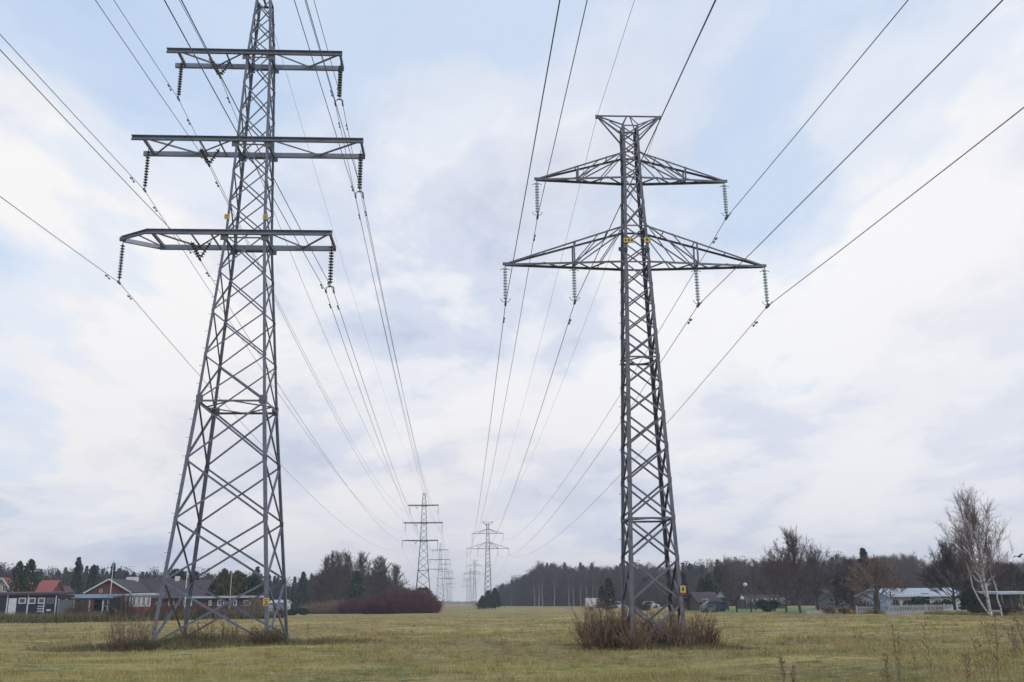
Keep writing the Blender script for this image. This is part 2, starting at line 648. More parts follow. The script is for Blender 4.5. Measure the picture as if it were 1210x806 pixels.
def crossarm(root, z, x0, x1, hw, tip=None, vx=-2.25):
    c = empty('crossarm')
    c.parent = root
    c.location = (0, 0, 0)
    y = hw + .04
    for s in (-1, 1):
        b = MB()
        e0 = x0 if s < 0 else x0 + .05
        e1 = x1 if s < 0 else x1 - .08
        d = s * .13
        b.bar((e0, s * y, z), (e1, s * y, z), .024, .26)
        b.bar((e0, s * y + d * .5 + s * .012, z + .118), (e1, s * y + d * .5 + s * .012, z + .118), .13, .024)
        b.bar((e0, s * y + d * .5 + s * .012, z - .118), (e1, s * y + d * .5 + s * .012, z - .118), .13, .024)
        if tip is not None:
            b.bar((e0 - .002, s * y, z), (tip, s * .07, z), .024, .22)
            b.bar((e0 - .002, s * (y + .06), z + .1), (tip, s * .13, z + .1), .12, .022)
            b.bar((e0 - .002, s * (y + .06), z - .1), (tip, s * .13, z - .1), .12, .022)
        b.build('chord', CHORD, c)
    bL, bR = MB(), MB()
    yy = y - .02
    cross = [x0 + .62 if tip is None else x0 + .3, x1 - .12]
    for x in cross:
        b = bL if x < 0 else bR
        b.bar((x, -yy, z - .02), (x, yy, z - .02), .11, .16)
    b = bL
    b.bar((vx - .5, -yy, z - .05), (vx - .5, yy, z - .05), .06, .08)
    b.bar((vx + .5, -yy, z - .05), (vx + .5, yy, z - .05), .06, .08)
    # plan bracing, a zigzag either side of the mast
    for sgn, e in ((1, cross[1]), (-1, cross[0])):
        b = bL if sgn < 0 else bR
        a0 = sgn * hw
        mid = (a0 + e) / 2
        b.bar((a0 + sgn * .1, -yy, z + .02), (mid, yy, z + .02), .06, .06)
        b.bar((mid, yy, z + .02), (e, -yy, z + .02), .075, .075)
    b = bL
    if z > 25 and tip is None and x0 < -6:
        b.bar((x0 + 2.2, -yy, z - .06), (x0 + .75, yy, z - .06), .06, .07)
    if tip is not None:
        b.bar((tip + .02, 0, z - .1), (tip + .02, 0, z + .1), .14, .3)
        b.bar((x0 - .6, -y * .66, z), (x0 + .2, yy, z), .05, .06)
    # gussets and packing where the arm meets the mast
    for sx in (-1, 1):
        b = bL if sx < 0 else bR
        for sy in (-1, 1):
            b.box((sx * hw - .2, sy * (y + .012) - .007, z - .42), (sx * hw + .2, sy * (y + .012) + .007, z - .131))
        b.bar((sx * (hw + .03), -yy, z - .2), (sx * (hw + .03), yy, z - .2), .08, .12)
    for b in (bL, bR):
        b.build('arm_bracing', STEEL2, c)
    return c


def plate(root, x, y, z, w, h, m, name, marks=None, nrm=-1):
    b = MB()
    b.box((x - w / 2, y - .012, z - h / 2), (x + w / 2, y + .012, z + h / 2))
    o = b.build(name, m, root)
    if marks:
        k = MB()
        for (a, c, d, e) in marks:
            k.box((x + a * w, y + nrm * .012 - .004, z + c * h), (x + d * w, y + nrm * .012 + .004, z + e * h))
        k.build('marking', BLACKP, o)
    return o


def bolts(parent, prof, sx, sy, z0, z1, step=.42, L=.16):
    b = MB()
    z = z0
    i = 0
    while z < z1:
        w = interp(z, prof)
        if i % 2 == 0:
            b.tube([(sx * (w - .02), sy * w, z), (sx * (w + L), sy * w, z)], .011, 4)
        else:
            b.tube([(sx * w, sy * (w - .02), z), (sx * w, sy * (w + L), z)], .011, 4)
        z += step
        i += 1
    b.build('step_bolts', STEEL2, parent)


LW = []      # conductor attachment points of the left line, tower local
RW = []


def make_left():
    root = empty('lattice_pylon')
    lv = [0, 2.75, 5.55, 8.4, 11.27, 13.6, 15.9, 18.1, 20.16, 21.95, 23.75, 25.53, 27.3, 29.1, 30.87, 32.1, 33.3, 34.5]
    legs = mast(root, PL, lv, .165, .095, STEEL)
    ring(root, PL, 11.27, .10, STEEL2, 'waist_ring', True, .32)
    for z, x0, x1 in AL:
        hw = interp(z, PL)
        ring(root, PL, z - .22, .08, STEEL2, 'arm_ring', False)
        crossarm(root, z, x0, x1, hw, tip=-6.55 if z < 21 else None)
    b = MB()
    w = .42
    for s in (-1, 1):
        b.angle((-w, s * w, 34.5), (w, s * w, 34.5), (0, -s, 0), (0, 0, -1), .09)
        b.angle((s * w, -w, 34.504), (s * w, w, 34.504), (-s, 0, 0), (0, 0, -1), .09)
    b.bar((0, -w, 34.52), (0, w, 34.52), .1, .1)
    b.build('mast_cap', STEEL2, root)
    # strings
    for z, xl, Ll in ((20.16, -6.5, 2.25), (25.53, -5.66, 2.45), (30.87, -4.33, 2.35)):
        e = string(root, (xl, 0, z - .12), Ll, PORC, .112)
        LW.append((e.x, e.z - .02))
    for z, vx in ((20.16, -2.5), (25.53, -2.42), (30.87, -2.2)):
        e = Vector((vx, 0, z - 1.05))
        for s in (-1, 1):
            t = Vector((vx + s * .52, 0, z - .08))
            string(root, t, (e - t).length, PORC, .125, axis=(e - t), fit=.1)
        LW.append((e.x, e.z - .02))
    for z, xr, Lr in ((20.16, 4.3, 2.45), (25.53, 5.66, 2.45), (30.87, 4.38, 2.3)):
        e = string(root, (xr, 0, z - .1), Lr, PORC, .135, yoke=True)
        LW.append((e.x - .20, e.z - .27))
        LW.append((e.x + .20, e.z - .27))
    LW.append((0, 34.6))
    bolts(legs[0], PL, -1, -1, 2.2, 20, .45, .15)
    # plates
    for sx in (-1, 1):
        w = interp(21.0, PL)
        plate(root, sx * w * .98 , -w - .05, 21.05, .27, .27, YEL, 'number_plate', [(-.25, -.25, .25, .25)] if False else [(-.3, .12, .3, .22), (-.3, -.22, .3, -.12)])
    w = interp(2.0, PL)
    plate(legs[1], w - .06, -w - .05, 1.78, .27, .34, YEL, 'warning_sign', [(-.32, .22, .32, .3), (-.2, -.02, .05, .12), (-.05, -.2, .22, -.02), (-.32, -.38, .32, -.28)])
    return root


def make_right():
    P = [(0, 1.0), (14.5, .508), (18.18, .363), (20.5, .335)]
    root = empty('lattice_pylon')
    lv = [0]
    while lv[-1] < 14.0:
        lv.append(lv[-1] + max(.95, 1.62 * interp(lv[-1], P)))
    sc = 14.5 / lv[-1]
    lv = [a * sc for a in lv]
    lv += [15.3, 16.05, 17.1, 18.18, 18.74, 19.3, 19.9, 20.5]
    legs = mast(root, P, lv, .135, .075, STEEL2)
    zr1 = min(lv, key=lambda a: abs(a - 5.2))
    zr2 = min(lv, key=lambda a: abs(a - 10.2))
    ring(root, P, zr1, .07, STEEL2, 'mast_ring')
    ring(root, P, zr2, .07, STEEL2, 'mast_ring')
    for z in (14.5, 16.05, 18.18, 19.3, 20.5):
        ring(root, P, z, .06, STEEL2, 'arm_ring', False)
    for zb, zt, xt, posts in ((18.18, 19.28, 3.86, 2.2), (14.52, 16.04, 5.18, 2.46)):
        for s in (-1, 1):
            c = empty('crossarm')
            c.parent = root
            for sy in (-1, 1):
                b = MB()
                w = interp(zb, P)
                b.angle((s * w, sy * w, zb), (s * xt, sy * .05, zb), (0, -sy, 0), (0, 0, -1), .085)
                w2 = interp(zt, P)
                b.angle((s * w2, sy * w2, zt), (s * xt, sy * .05, zb + .02), (0, -sy, 0), (0, 0, -1), .07)
                b.build('chord', STEEL2, c)
            b = MB()
            w = interp(zb, P)
            w2 = interp(zt, P)

            def lo(x, sy):
                t = (x - w) / (xt - w)
                return (s * x, sy * (w + (.05 - w) * t), zb - .01)

            def hi(x, sy):
                t = (x - w2) / (xt - w2)
                return (s * x, sy * (w2 + (.05 - w2) * t), zt + (zb - zt) * t)
            for sy in (-1, 1):
                b.bar(lo(posts, sy), hi(posts, sy), .06, .06)
                b.bar(lo(posts, sy), hi(w2 + .02, sy), .045, .045)
                b.bar(lo(w + (posts - w) * .5, sy), hi(w2 + .02, sy), .035, .035)
                b.bar(lo(posts, sy), hi(w2 + (posts - w2) * .5, sy), .035, .035)
            k = 5 if zb > 16 else 7
            for i in range(k):
                xa = w + (xt - .3 - w) * i / k
                xb = w + (xt - .3 - w) * (i + 1) / k
                b.bar(lo(xa, -1 if i % 2 else 1), lo(xb, 1 if i % 2 else -1), .045, .045)
                if i % 2:
                    b.bar(hi(max(xa, w2), -1), hi(max(xa, w2), 1), .035, .035)
            b.bar(lo(posts, -1), lo(posts, 1), .07, .07)
            b.bar((s * (xt - .06), 0, zb), (s * (xt + .1), 0, zb), .1, .1)
            b.build('arm_bracing', STEEL2, c)
    # earth wire horns
    b = MB()
    zt, w = 20.5, .335
    for s in (-1, 1):
        tip = Vector((s * 1.33, 0, 21.06))
        for sy in (-1, 1):
            b.bar((s * w, sy * w, zt), tip, .05, .05)
            b.bar((s * w, sy * w, 20.0), tip, .05, .05)
            b.bar((s * w, sy * w, zt), (s * .06, 0, 21.06), .035, .035)
        b.bar((s * w, 0, zt + .01), (s * .8, 0, 20.82), .04, .04)
        b.bar(tip + Vector((0, 0, -.12)), tip + Vector((0, 0, .03)), .09, .09)
    b.bar((-1.33, 0, 21.06), (1.33, 0, 21.06), .05, .05)
    b.build('earth_wire_horns', STEEL2, root)
    for x, z, L in ((-5.18, 14.5, 1.6), (5.2, 14.5, 1.65), (-2.46, 14.48, 1.5), (2.43, 14.48, 1.6), (-3.86, 18.16, 1.6), (3.83, 18.16, 1.55)):
        e = string(root, (x, 0, z), L, GLASSI, .088, horn=True, fit=.14, n=11)
        RW.append((e.x, e.z - .02))
    RW.append((-1.33, 20.94))
    RW.append((1.33, 20.94))
    bolts(legs[3], P, 1, 1, 2.2, 18, .42, .13)
    bolts(legs[2], P, -1, 1, 2.2, 14, .84, .08)
    w = interp(15.3, P)
    plate(root, -w + .17, -w - .05, 15.35, .42, .2, YEL, 'number_plate', [(-.4, -.2, -.25, .25), (-.1, -.2, .05, .25), (.2, -.2, .35, .25)])
    plate(root, w - .05, -w - .05, 15.38, .26, .2, YEL, 'number_plate', [(-.2, -.2, .1, .25)])
    plate(root, -w - .08, -w - .05, 14.98, .36, .16, DARKBOX, 'plate_bracket')
    plate(root, w - .1, -w - .05, 14.98, .24, .16, DARKBOX, 'plate_bracket')
    w = interp(2.0, P)
    s_ = plate(legs[1], w + .02, -w - .05, 2.02, .2, .24, YEL, 'warning_sign', [(-.15, -.25, .15, .25)])
    k = MB()
    k.box((w - .07, -w - .062, 1.83), (w + .11, -w - .038, 1.89))
    k.build('red_strip', REDP, s_)
    return root


pl = make_left()
pr = make_right()
index_kids()
LT = [(-11.10, 47.71), (-11.10, 300), (-11.10, 560), (-11.10, 770), (-11.10, 1010), (-11.1, 1260)]
RT = [(6.93, 35.49), (6.93, 242), (6.93, 462), (6.93, 640), (6.93, 900)]
lab_l = ['tall grey three-armed lattice pylon filling the left, its top cut off by the picture',
         'lattice pylon with three flat arms rising over the maroon shrub, whole pylon visible',
         'small three-armed pylon just right of and behind the one over the maroon shrub',
         'faint three-armed pylon, third back from the big left one, over the gap in the woods',
         'very faint three-armed pylon, fourth back from the big left one near the horizon',
         'farthest hazy three-armed pylon of the left line, almost at the vanishing point']
lab_r = ['dark lattice pylon with two tapering arms and green glass insulators standing in brown shrubs',
         'distant slender pylon with two tapering arms above the dark spruce edge of the wood',
         'small two-armed pylon left of the slender one over the gap in the woods',
         'faint two-armed pylon, third back from the one in the brown shrubs',
         'farthest hazy two-armed pylon of the right line, almost at the vanishing point']
for i, (x, y) in enumerate(LT):
    o = pl if i == 0 else copy_tree(pl)
    o.location = (x, y, 0)
    tag(o, lab_l[i], 'pylon', 'three-armed pylons of the left line')
for i, (x, y) in enumerate(RT):
    o = pr if i == 0 else copy_tree(pr)
    o.location = (x, y, 0)
    if i >= 3:
        o.scale = (1, 1, 1.1)
    tag(o, lab_r[i], 'pylon', 'two-armed pylons of the right line')

# ------------------------------------------------------------------ wires


def wire(x, z, ys, sag, label, r=.015, group=None, dampers=(), name='power_line', jog=0, cat='power line'):
    pts = []
    for i, (a, b) in enumerate(zip(ys, ys[1:])):
        sg = sag[min(i, len(sag) - 1)]
        n = 28 if i < 2 else 12
        for k in range(n + (1 if i == len(ys) - 2 else 0)):
            t = k / n
            pts.append((x, a + (b - a) * t, z - 4 * sg * t * (1 - t)))
    mb = MB()
    mb.tube(pts, r, 5)
    o = mb.build(name, WIRE, None, None, True)
    tag(o, label, cat, group)
    for (yd, sg_i) in dampers:
        a, b = ys[sg_i], ys[sg_i + 1]
        t = (yd - a) / (b - a)
        zc = z - 4 * sag[min(sg_i, len(sag) - 1)] * t * (1 - t)
        d = MB()
        d.tube([(x, yd - .22, zc - .13), (x, yd + .22, zc - .13)], .012, 4)
        d.bar((x, yd, zc), (x, yd, zc - .13), .03, .03)
        for s in (-1, 1):
            d.tube([(x, yd + s * .16, zc - .13), (x, yd + s * .28, zc - .13)], .042, 7)
        d.build('vibration_damper', STEEL2, o)
    return o


LY = [-207] + [y for _, y in LT]
RY = [-175] + [y for _, y in RT]
lw = ['single wire clamped under the far left tip of the big left pylon\'s lowest arm',
      'single wire under the left end of the big left pylon\'s middle arm',
      'single wire under the left end of the big left pylon\'s top arm',
      'wire held by the small V strings left of the mast under the lowest flat arm',
      'wire held by the small V strings left of the mast under the middle flat arm',
      'wire held by the small V strings left of the mast under the top flat arm',
      'left wire of the pair under the right end of the lowest flat arm',
      'right wire of the pair under the right end of the lowest flat arm',
      'left wire of the pair under the right end of the middle flat arm',
      'right wire of the pair under the right end of the middle flat arm',
      'left wire of the pair under the right end of the top flat arm',
      'right wire of the pair under the right end of the top flat arm',
      'thin faint earth wire running from the big left pylon\'s cut-off top']
for i, ((dx, dz), lab) in enumerate(zip(LW, lw)):
    sg = [4.9, 4.7, 4.7]
    thin = i == 12
    wire(-11.1 + dx, dz, LY, [3.6, 3.6] if thin else sg, lab, .009 if thin else .0155, 'wires of the left line',
         () if thin else ((47.71 - 1.6 - .3 * (i % 2), 0), (47.71 + 1.7 + .2 * (i % 3), 1)))
rw = ['wire under the far left tip of the lower tapering arm',
      'wire under the far right tip of the lower tapering arm',
      'wire under the post halfway along the left lower tapering arm',
      'wire under the post halfway along the right lower tapering arm',
      'wire under the left tip of the upper tapering arm',
      'wire under the right tip of the upper tapering arm',
      'faint earth wire on the left horn of the two-armed pylon\'s head',
      'earth wire on the right horn of the two-armed pylon\'s head']
rs = [2.5, 3.3, 3.1, 3.4, 2.6, 3.7, 3.2, 3.2]
for i, ((dx, dz), lab) in enumerate(zip(RW, rw)):
    thin = i >= 6
    wire(6.93 + dx, dz, RY, [rs[i], 3.4, 3.4], lab, .008 if thin else .014, 'wires of the right line',
         () if thin else ((35.49 + 1.5 + .2 * (i % 3), 1),))

# ------------------------------------------------------------------ vegetation builders
BARK = mat('grey_brown_bark', (.055, .042, .038), (.10, .08, .07), 3, .9)
TWIG = mat('bare_twigs', (.075, .056, .055), (.13, .095, .085), .8, .9)
TWIGD = mat('dark_bare_twigs', (.045, .034, .038), (.085, .06, .058), .8, .9)
TWIGR = mat('maroon_twigs', (.10, .03, .044), (.17, .055, .065), .35, .9, island=.6)
TWIGB = mat('reddish_brown_stems', (.17, .115, .08), (.28, .20, .14), 2.5, .9, island=.6)
TWIGRB = mat('rusty_brown_twigs', (.095, .045, .035), (.15, .08, .055), 1.5, .9, island=.6)
TWIGTN = mat('brown_tangle', (.09, .06, .045), (.15, .11, .07), 1.2, .9, c3=(.07, .07, .035), island=.6)
STRAW = mat('dry_straw_stalks', (.26, .19, .11), (.16, .10, .07), 5, .9)
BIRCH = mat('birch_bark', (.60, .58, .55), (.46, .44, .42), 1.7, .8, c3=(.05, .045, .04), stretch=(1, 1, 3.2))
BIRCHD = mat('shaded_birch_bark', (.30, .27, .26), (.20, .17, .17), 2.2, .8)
BTW = mat('birch_twigs', (.12, .08, .075), (.19, .13, .115), 1.5, .9, island=.4)
NEEDLE = mat('spruce_needles', (.020, .036, .028), (.038, .058, .040), 1.6, .9, island=.6)
THUJA = mat('thuja_green', (.018, .045, .022), (.035, .07, .03), 2.2, .9, island=.6)
OLIVE = mat('olive_conifer_green', (.05, .06, .022), (.09, .09, .035), 2.2, .9, island=.6)
BRAM = mat('bramble_leaves', (.075, .10, .04), (.16, .14, .065), 1.4, .9, c3=(.13, .085, .05), island=.6)


def segs_to_mesh(segs, name, m, parent=None, sides=3):
    """segs (n,8): p0 p1 r0 r1 -> thin prisms"""
    A = np.array(segs, dtype=np.float64)
    p0, p1, r0, r1 = A[:, :3], A[:, 3:6], A[:, 6], A[:, 7]
    V, F = prism_arrays(p0, p1, r0, r1, sides)
    return npmesh(name, V, F, m, parent)


def prism_arrays(p0, p1, r0, r1, sides=3):
    d = p1 - p0
    d /= np.linalg.norm(d, axis=1, keepdims=True) + 1e-9
    h = np.where(np.abs(d[:, 2:3]) < .9, np.array([[0, 0, 1.]]), np.array([[1., 0, 0]]))
    u = np.cross(d, h)
    u /= np.linalg.norm(u, axis=1, keepdims=True)
    w = np.cross(u, d)
    n = len(p0)
    V = np.zeros((n, 2 * sides, 3))
    for j in range(sides):
        q = 2 * np.pi * j / sides
        dirv = u * np.cos(q) + w * np.sin(q)
        V[:, j] = p0 + dirv * r0[:, None]
        V[:, sides + j] = p1 + dirv * r1[:, None]
    F = np.array([[j, (j + 1) % sides, (j + 1) % sides + sides, j + sides] for j in range(sides)])
    F = (F[None] + (np.arange(n) * 2 * sides)[:, None, None]).reshape(-1, 4)
    return V.reshape(-1, 3), F


def grow(rnd, H, spread, kind='oak', trunks=1, twig=.014, dens=1.0, lean=0.):
    """returns (trunk_segs, crown_segs)"""
    T, C = [], []

    def rv():
        return Vector((rnd.gauss(0, 1), rnd.gauss(0, 1), rnd.gauss(0, 1))).normalized()

    def branch(p, d, L, r, lvl, tr):
        n = max(2, int(4 - lvl * .5)) if lvl < 3 else 2
        st = L / n
        pts = [p]
        for i in range(n):
            up = {'oak': .10, 'birch': .22 if lvl < 2 else -.16, 'pine': .05}[kind]
            d = (d + rv() * (.16 if lvl == 0 else .24) + Vector((0, 0, up))).normalized()
            q = p + d * st
            ra, rb = r * (1 - i / n * .55), r * (1 - (i + 1) / n * .55)
            (T if lvl <= (1 if kind == 'birch' else 1) and r > .035 else C).append((*p, *q, max(ra, twig), max(rb, twig * .8)))
            p = q
            pts.append(p)
            if lvl < 4:
                k = (rnd.randint(1, 3) if lvl else 2) if lvl < 3 else rnd.randint(1, 3)
                k = int(round(k * dens)) or 1
                if lvl == 0 and i == 0 and kind != 'shrub':
                    k = 1
                for _ in range(k):
                    sd = rv()
                    sd = (sd - d * sd.dot(d)).normalized()
                    ang = rnd.uniform(.35, .85)
                    nd = (d * math.cos(ang) + sd * math.sin(ang)).normalized()
                    branch(p, nd, L * rnd.uniform(.45, .68), rb * .55, lvl + 1, tr)

    for t in range(trunks):
        tilt = Vector((rnd.uniform(-1, 1) * .12 + lean, rnd.uniform(-1, 1) * .1, 1)).normalized()
        base = Vector((rnd.uniform(-.3, .3) * (trunks > 1), rnd.uniform(-.3, .3) * (trunks > 1), -.15))
        L0 = H * (.30 if kind == 'oak' else .4)
        r0 = H * .02
        p = base
        T.append((*p, *(p + tilt * L0 * .6), r0 * 1.15, r0))
        branch(p + tilt * L0 * .6, tilt, H * .46, r0, 0, t)
    # fit to the wanted height and width
    A = np.array(T + C)
    top = max(A[:, 2].max(), A[:, 5].max())
    rad = np.percentile(np.hypot(A[:, 3], A[:, 4]), 97)
    for L in (T, C):
        for i, s in enumerate(L):
            s = list(s)
            for k in (0, 1, 3, 4):
                s[k] *= spread / rad
            for k in (2, 5):
                s[k] *= H / top
            L[i] = s
    return T, C


def dome_segs(H, W, seed, trunks=1, twig=.012, dens=1.0, r0=None, low=.22, r_sub=13, r_twig=12, tear=.85, TL=3):
    """trunk, limbs that rise to points spread over a dome, side branches and fine twigs"""
    r = np.random.default_rng(seed)
    T, C = [], []
    r0 = r0 or H * .018
    ph = r.uniform(0, 6.28, 4)

    def edge(a, t):
        """crown radius at height share t and azimuth a"""
        return W * (math.sin(math.pi * min(.985, max(.03, t)) ** tear) ** .6) * (1 + .16 * math.sin(2 * a + ph[0]) + .14 * math.sin(3 * a + 5 * t + ph[1]))
    for k in range(trunks):
        bx = (0, 0) if trunks == 1 else (r.uniform(-.5, .5), r.uniform(-.4, .4))
        lean = r.normal(0, .05, 2) + (np.array(bx) * .12)
        n = 7
        tp = [np.array([bx[0] + lean[0] * H * (i / n) + r.normal(0, .05) * (i > 0), bx[1] + lean[1] * H * (i / n) + r.normal(0, .05) * (i > 0), -.15 + H * .84 * i / n]) for i in range(n + 1)]
        for i in range(n):
            T.append((*tp[i], *tp[i + 1], r0 * (1 - i / n) ** .8 + .03, r0 * (1 - (i + 1) / n) ** .8 + .025))
        nl = int(17 * dens)
        for l in range(nl):
            s = low + (.93 - low) * (l + r.random()) / nl
            f = s / .84 * .72 * n
            f = min(f, n - .01)
            i = int(f)
            st = tp[i] + (tp[i + 1] - tp[i]) * (f - i)
            a = l * 2.4 + r.normal(0, .4)
            th = min(.99, s + r.uniform(.12, .3))
            rad = edge(a, (th - low * .6) / (1 - low * .6)) * r.uniform(.8, 1)
            end = np.array([st[0] + math.cos(a) * rad, st[1] + math.sin(a) * rad, H * th])
            ctrl = st * .45 + end * .55 + np.array([0, 0, -.03 * H]) + r.normal(0, .02 * H, 3)
            m = 6
            pts = [(1 - t) ** 2 * st + 2 * t * (1 - t) * ctrl + t * t * end + r.normal(0, .012 * H, 3) * (0 < t < 1) for t in np.linspace(0, 1, m + 1)]
            rl = min(r0, H * .02) * .42 * (1 - s * .5)
            for q in range(m):
                (T if q < TL else C).append((*pts[q], *pts[q + 1], max(twig, rl * (1 - q / m)), max(twig, rl * (1 - (q + 1) / m))))
            for _ in range(r_sub):
                t = r.uniform(.25, 1) * m
                q = min(int(t), m - 1)
                p = pts[q] + (pts[q + 1] - pts[q]) * (t - q)
                d = (pts[q + 1] - pts[q])
                d = d / np.linalg.norm(d) * .8 + r.normal(0, .55, 3) + np.array([0, 0, .45])
                d /= np.linalg.norm(d)
                L = H * r.uniform(.06, .17)
                mid = p + d * L * .5
                d2 = d + r.normal(0, .25, 3) + np.array([0, 0, .12])
                d2 /= np.linalg.norm(d2)
                e = mid + d2 * L * .5
                C.append((*p, *mid, twig * 1.5, twig * 1.2))
                C.append((*mid, *e, twig * 1.2, twig * .8))
                for _ in range(r_twig):
                    u = r.random()
                    b = p + (mid - p) * u * 2 if u < .5 else mid + (e - mid) * (u * 2 - 1)
                    d3 = d2 * .7 + r.normal(0, .5, 3) + np.array([0, 0, .25])
                    d3 /= np.linalg.norm(d3)
                    C.append((*b, *(b + d3 * H * r.uniform(.022, .06)), twig * .7, twig * .35))
    return T, C


def bare_tree(H, spread, seed, kind='oak', bark=None, tw=None, trunks=1, twig=.014, dens=1.0, name='bare_tree', lean=0, r0=None, low=.22, **k):
    T, C = dome_segs(H, spread, seed, trunks, twig, dens, r0, low, **k)
    root = empty(name)
    segs_to_mesh(T, 'trunk', bark or BARK, root, 6)
    segs_to_mesh(C, 'crown', tw or TWIG, root, 3)
    return root


def conifer_arrays(H, W, seed, n=1500, shape='spruce'):
    """drooping needle sprays through the crown's volume; quads"""
    r = np.random.default_rng(seed)
    t = r.random(n) ** (.75 if shape == 'spruce' else .9)
    if shape == 'spruce':
        tier = np.floor(t * 16) / 16 * .6 + t * .4
        rad = W * (1 - tier) ** .85 * (.75 + .25 * np.sin(t * 50)) + .05
        z = .08 * H + t * H * .92
    elif shape == 'thuja':
        rad = W * np.minimum(1, (1 - t) * 3.2) ** .6 * (.82 + .1 * np.sin(t * 14 + seed))
        z = .01 * H + t * H * .99
    elif shape == 'pine':
        lo = .45
        rad = W * np.sqrt(np.clip(1 - ((t - .45) / .58) ** 2, .02, 1)) * (.7 + .3 * r.random(n))
        z = H * (lo + (1 - lo) * t)
    else:
        u = r.random(n)
        z = H * u
        rad = W * np.sqrt(np.clip(1 - (u * .98) ** 2.2, .01, 1))
    a = r.uniform(0, 2 * np.pi, n)
    if shape == 'pine':
        nb = 9
        k = r.integers(0, nb, n)
        ca = np.random.default_rng(seed + 1).uniform(0, 2 * np.pi, nb)
        cz = np.random.default_rng(seed + 2).uniform(.5, .97, nb) * H
        cr = np.random.default_rng(seed + 3).uniform(.1, .75, nb) * W
        cr[0], cz[0] = 0, H * .93
        c = np.stack([np.cos(ca) * cr, np.sin(ca) * cr, cz], -1)[k]
        p = c + np.clip(r.normal(0, 1, (n, 3)), -1.5, 1.5) * np.array([W * .3, W * .3, H * .085])
        dirs = r.normal(0, 1, (n, 3))
        dirs /= np.linalg.norm(dirs, axis=1, keepdims=True)
        L = r.uniform(.3, .6, n) * H / 14
    else:
        q = rad * np.sqrt(r.uniform(.25, 1, n))
        if shape == 'thuja':
            q = q * r.uniform(.72, 1.12, n)
        wob = 1 + .18 * np.sin(a * 3 + z * 1.3 + seed) + .12 * np.sin(a * 5 - z * 2.1)
        q = q * wob
        p = np.stack([np.cos(a) * q, np.sin(a) * q, z], -1)
        dz = {'spruce': -.35, 'thuja': 1.6}.get(shape, .5)
        dirs = np.stack([np.cos(a), np.sin(a), np.full(n, dz)], -1) + r.normal(0, .3, (n, 3))
        dirs /= np.linalg.norm(dirs, axis=1, keepdims=True)
        L = r.uniform(.35, .75, n) * (W / 2.2 if shape == 'spruce' else W * .35)
    s = np.cross(dirs, r.normal(0, 1, (n, 3)))
    s /= np.linalg.norm(s, axis=1, keepdims=True)
    wd = (L * r.uniform(.22, .4, n))[:, None]
    L = L[:, None]
    V = np.stack([p - dirs * L * .4, p + s * wd, p + dirs * L * .7, p - s * wd], 1).reshape(-1, 3)
    F = np.arange(4 * n).reshape(-1, 4)
    return V, F


def conifer(name, H, W, seed, m, shape='spruce', n=1500):
    root = empty(name)
    V, F = conifer_arrays(H, W, seed, n, shape)
    npmesh('crown', V, F, m, root)
    b = MB()
    b.tube([(0, 0, -.2), (0, 0, H * .5), (0, 0, H * .96)], [H * .016 + .05, H * .011 + .02, .02], 6)
    b.build('trunk', BARK, root)
    return root


def shrub_arrays(cx, cy, rx, ry, H, n, seed, sub=4, r0=.012, flop=.5):
    r = np.random.default_rng(seed)
    P0, P1, A0, A1 = [], [], [], []
    a = r.uniform(0, 2 * np.pi, n)
    q = np.sqrt(r.random(n))
    bx, by = cx + np.cos(a) * q * rx * .75, cy + np.sin(a) * q * ry * .75
    bz = np.full(n, -.03)
    p = np.stack([bx, by, bz], -1)
    h = H * r.uniform(.45, 1, n) * (1 - .45 * q ** 2)
    d = np.stack([np.cos(a) * q * flop, np.sin(a) * q * flop, np.ones(n)], -1) + r.normal(0, .18, (n, 3))
    d /= np.linalg.norm(d, axis=1, keepdims=True)
    k = 4
    for i in range(k):
        d2 = d + r.normal(0, .12, (n, 3))
        d2 /= np.linalg.norm(d2, axis=1, keepdims=True)
        p2 = p + d2 * (h / k)[:, None]
        P0.append(p), P1.append(p2)
        A0.append(np.full(n, r0 * (1 - i / k * .6))), A1.append(np.full(n, r0 * (1 - (i + 1) / k * .6)))
        if i > 0:
            for _ in range(sub):
                dd = d2 + r.normal(0, .45, (n, 3))
                dd /= np.linalg.norm(dd, axis=1, keepdims=True)
                ll = (h * r.uniform(.12, .3, n))[:, None]
                P0.append(p2), P1.append(p2 + dd * ll)
                A0.append(np.full(n, r0 * .45)), A1.append(np.full(n, r0 * .25))
        p, d = p2, d2
    return prism_arrays(np.concatenate(P0), np.concatenate(P1), np.concatenate(A0), np.concatenate(A1), 3)


def shrub(x, y, rx, ry, H, n, seed, m, label, name='bare_shrub', cat='shrub', group=None, **k):
    V, F = shrub_arrays(0, 0, rx, ry, H, n, seed, **k)
    o = npmesh(name, V, F, m)
    o.location = (x, y, float(hgt(np.float64(x), np.float64(y))))
    tag(o, label, cat, group)
    return o


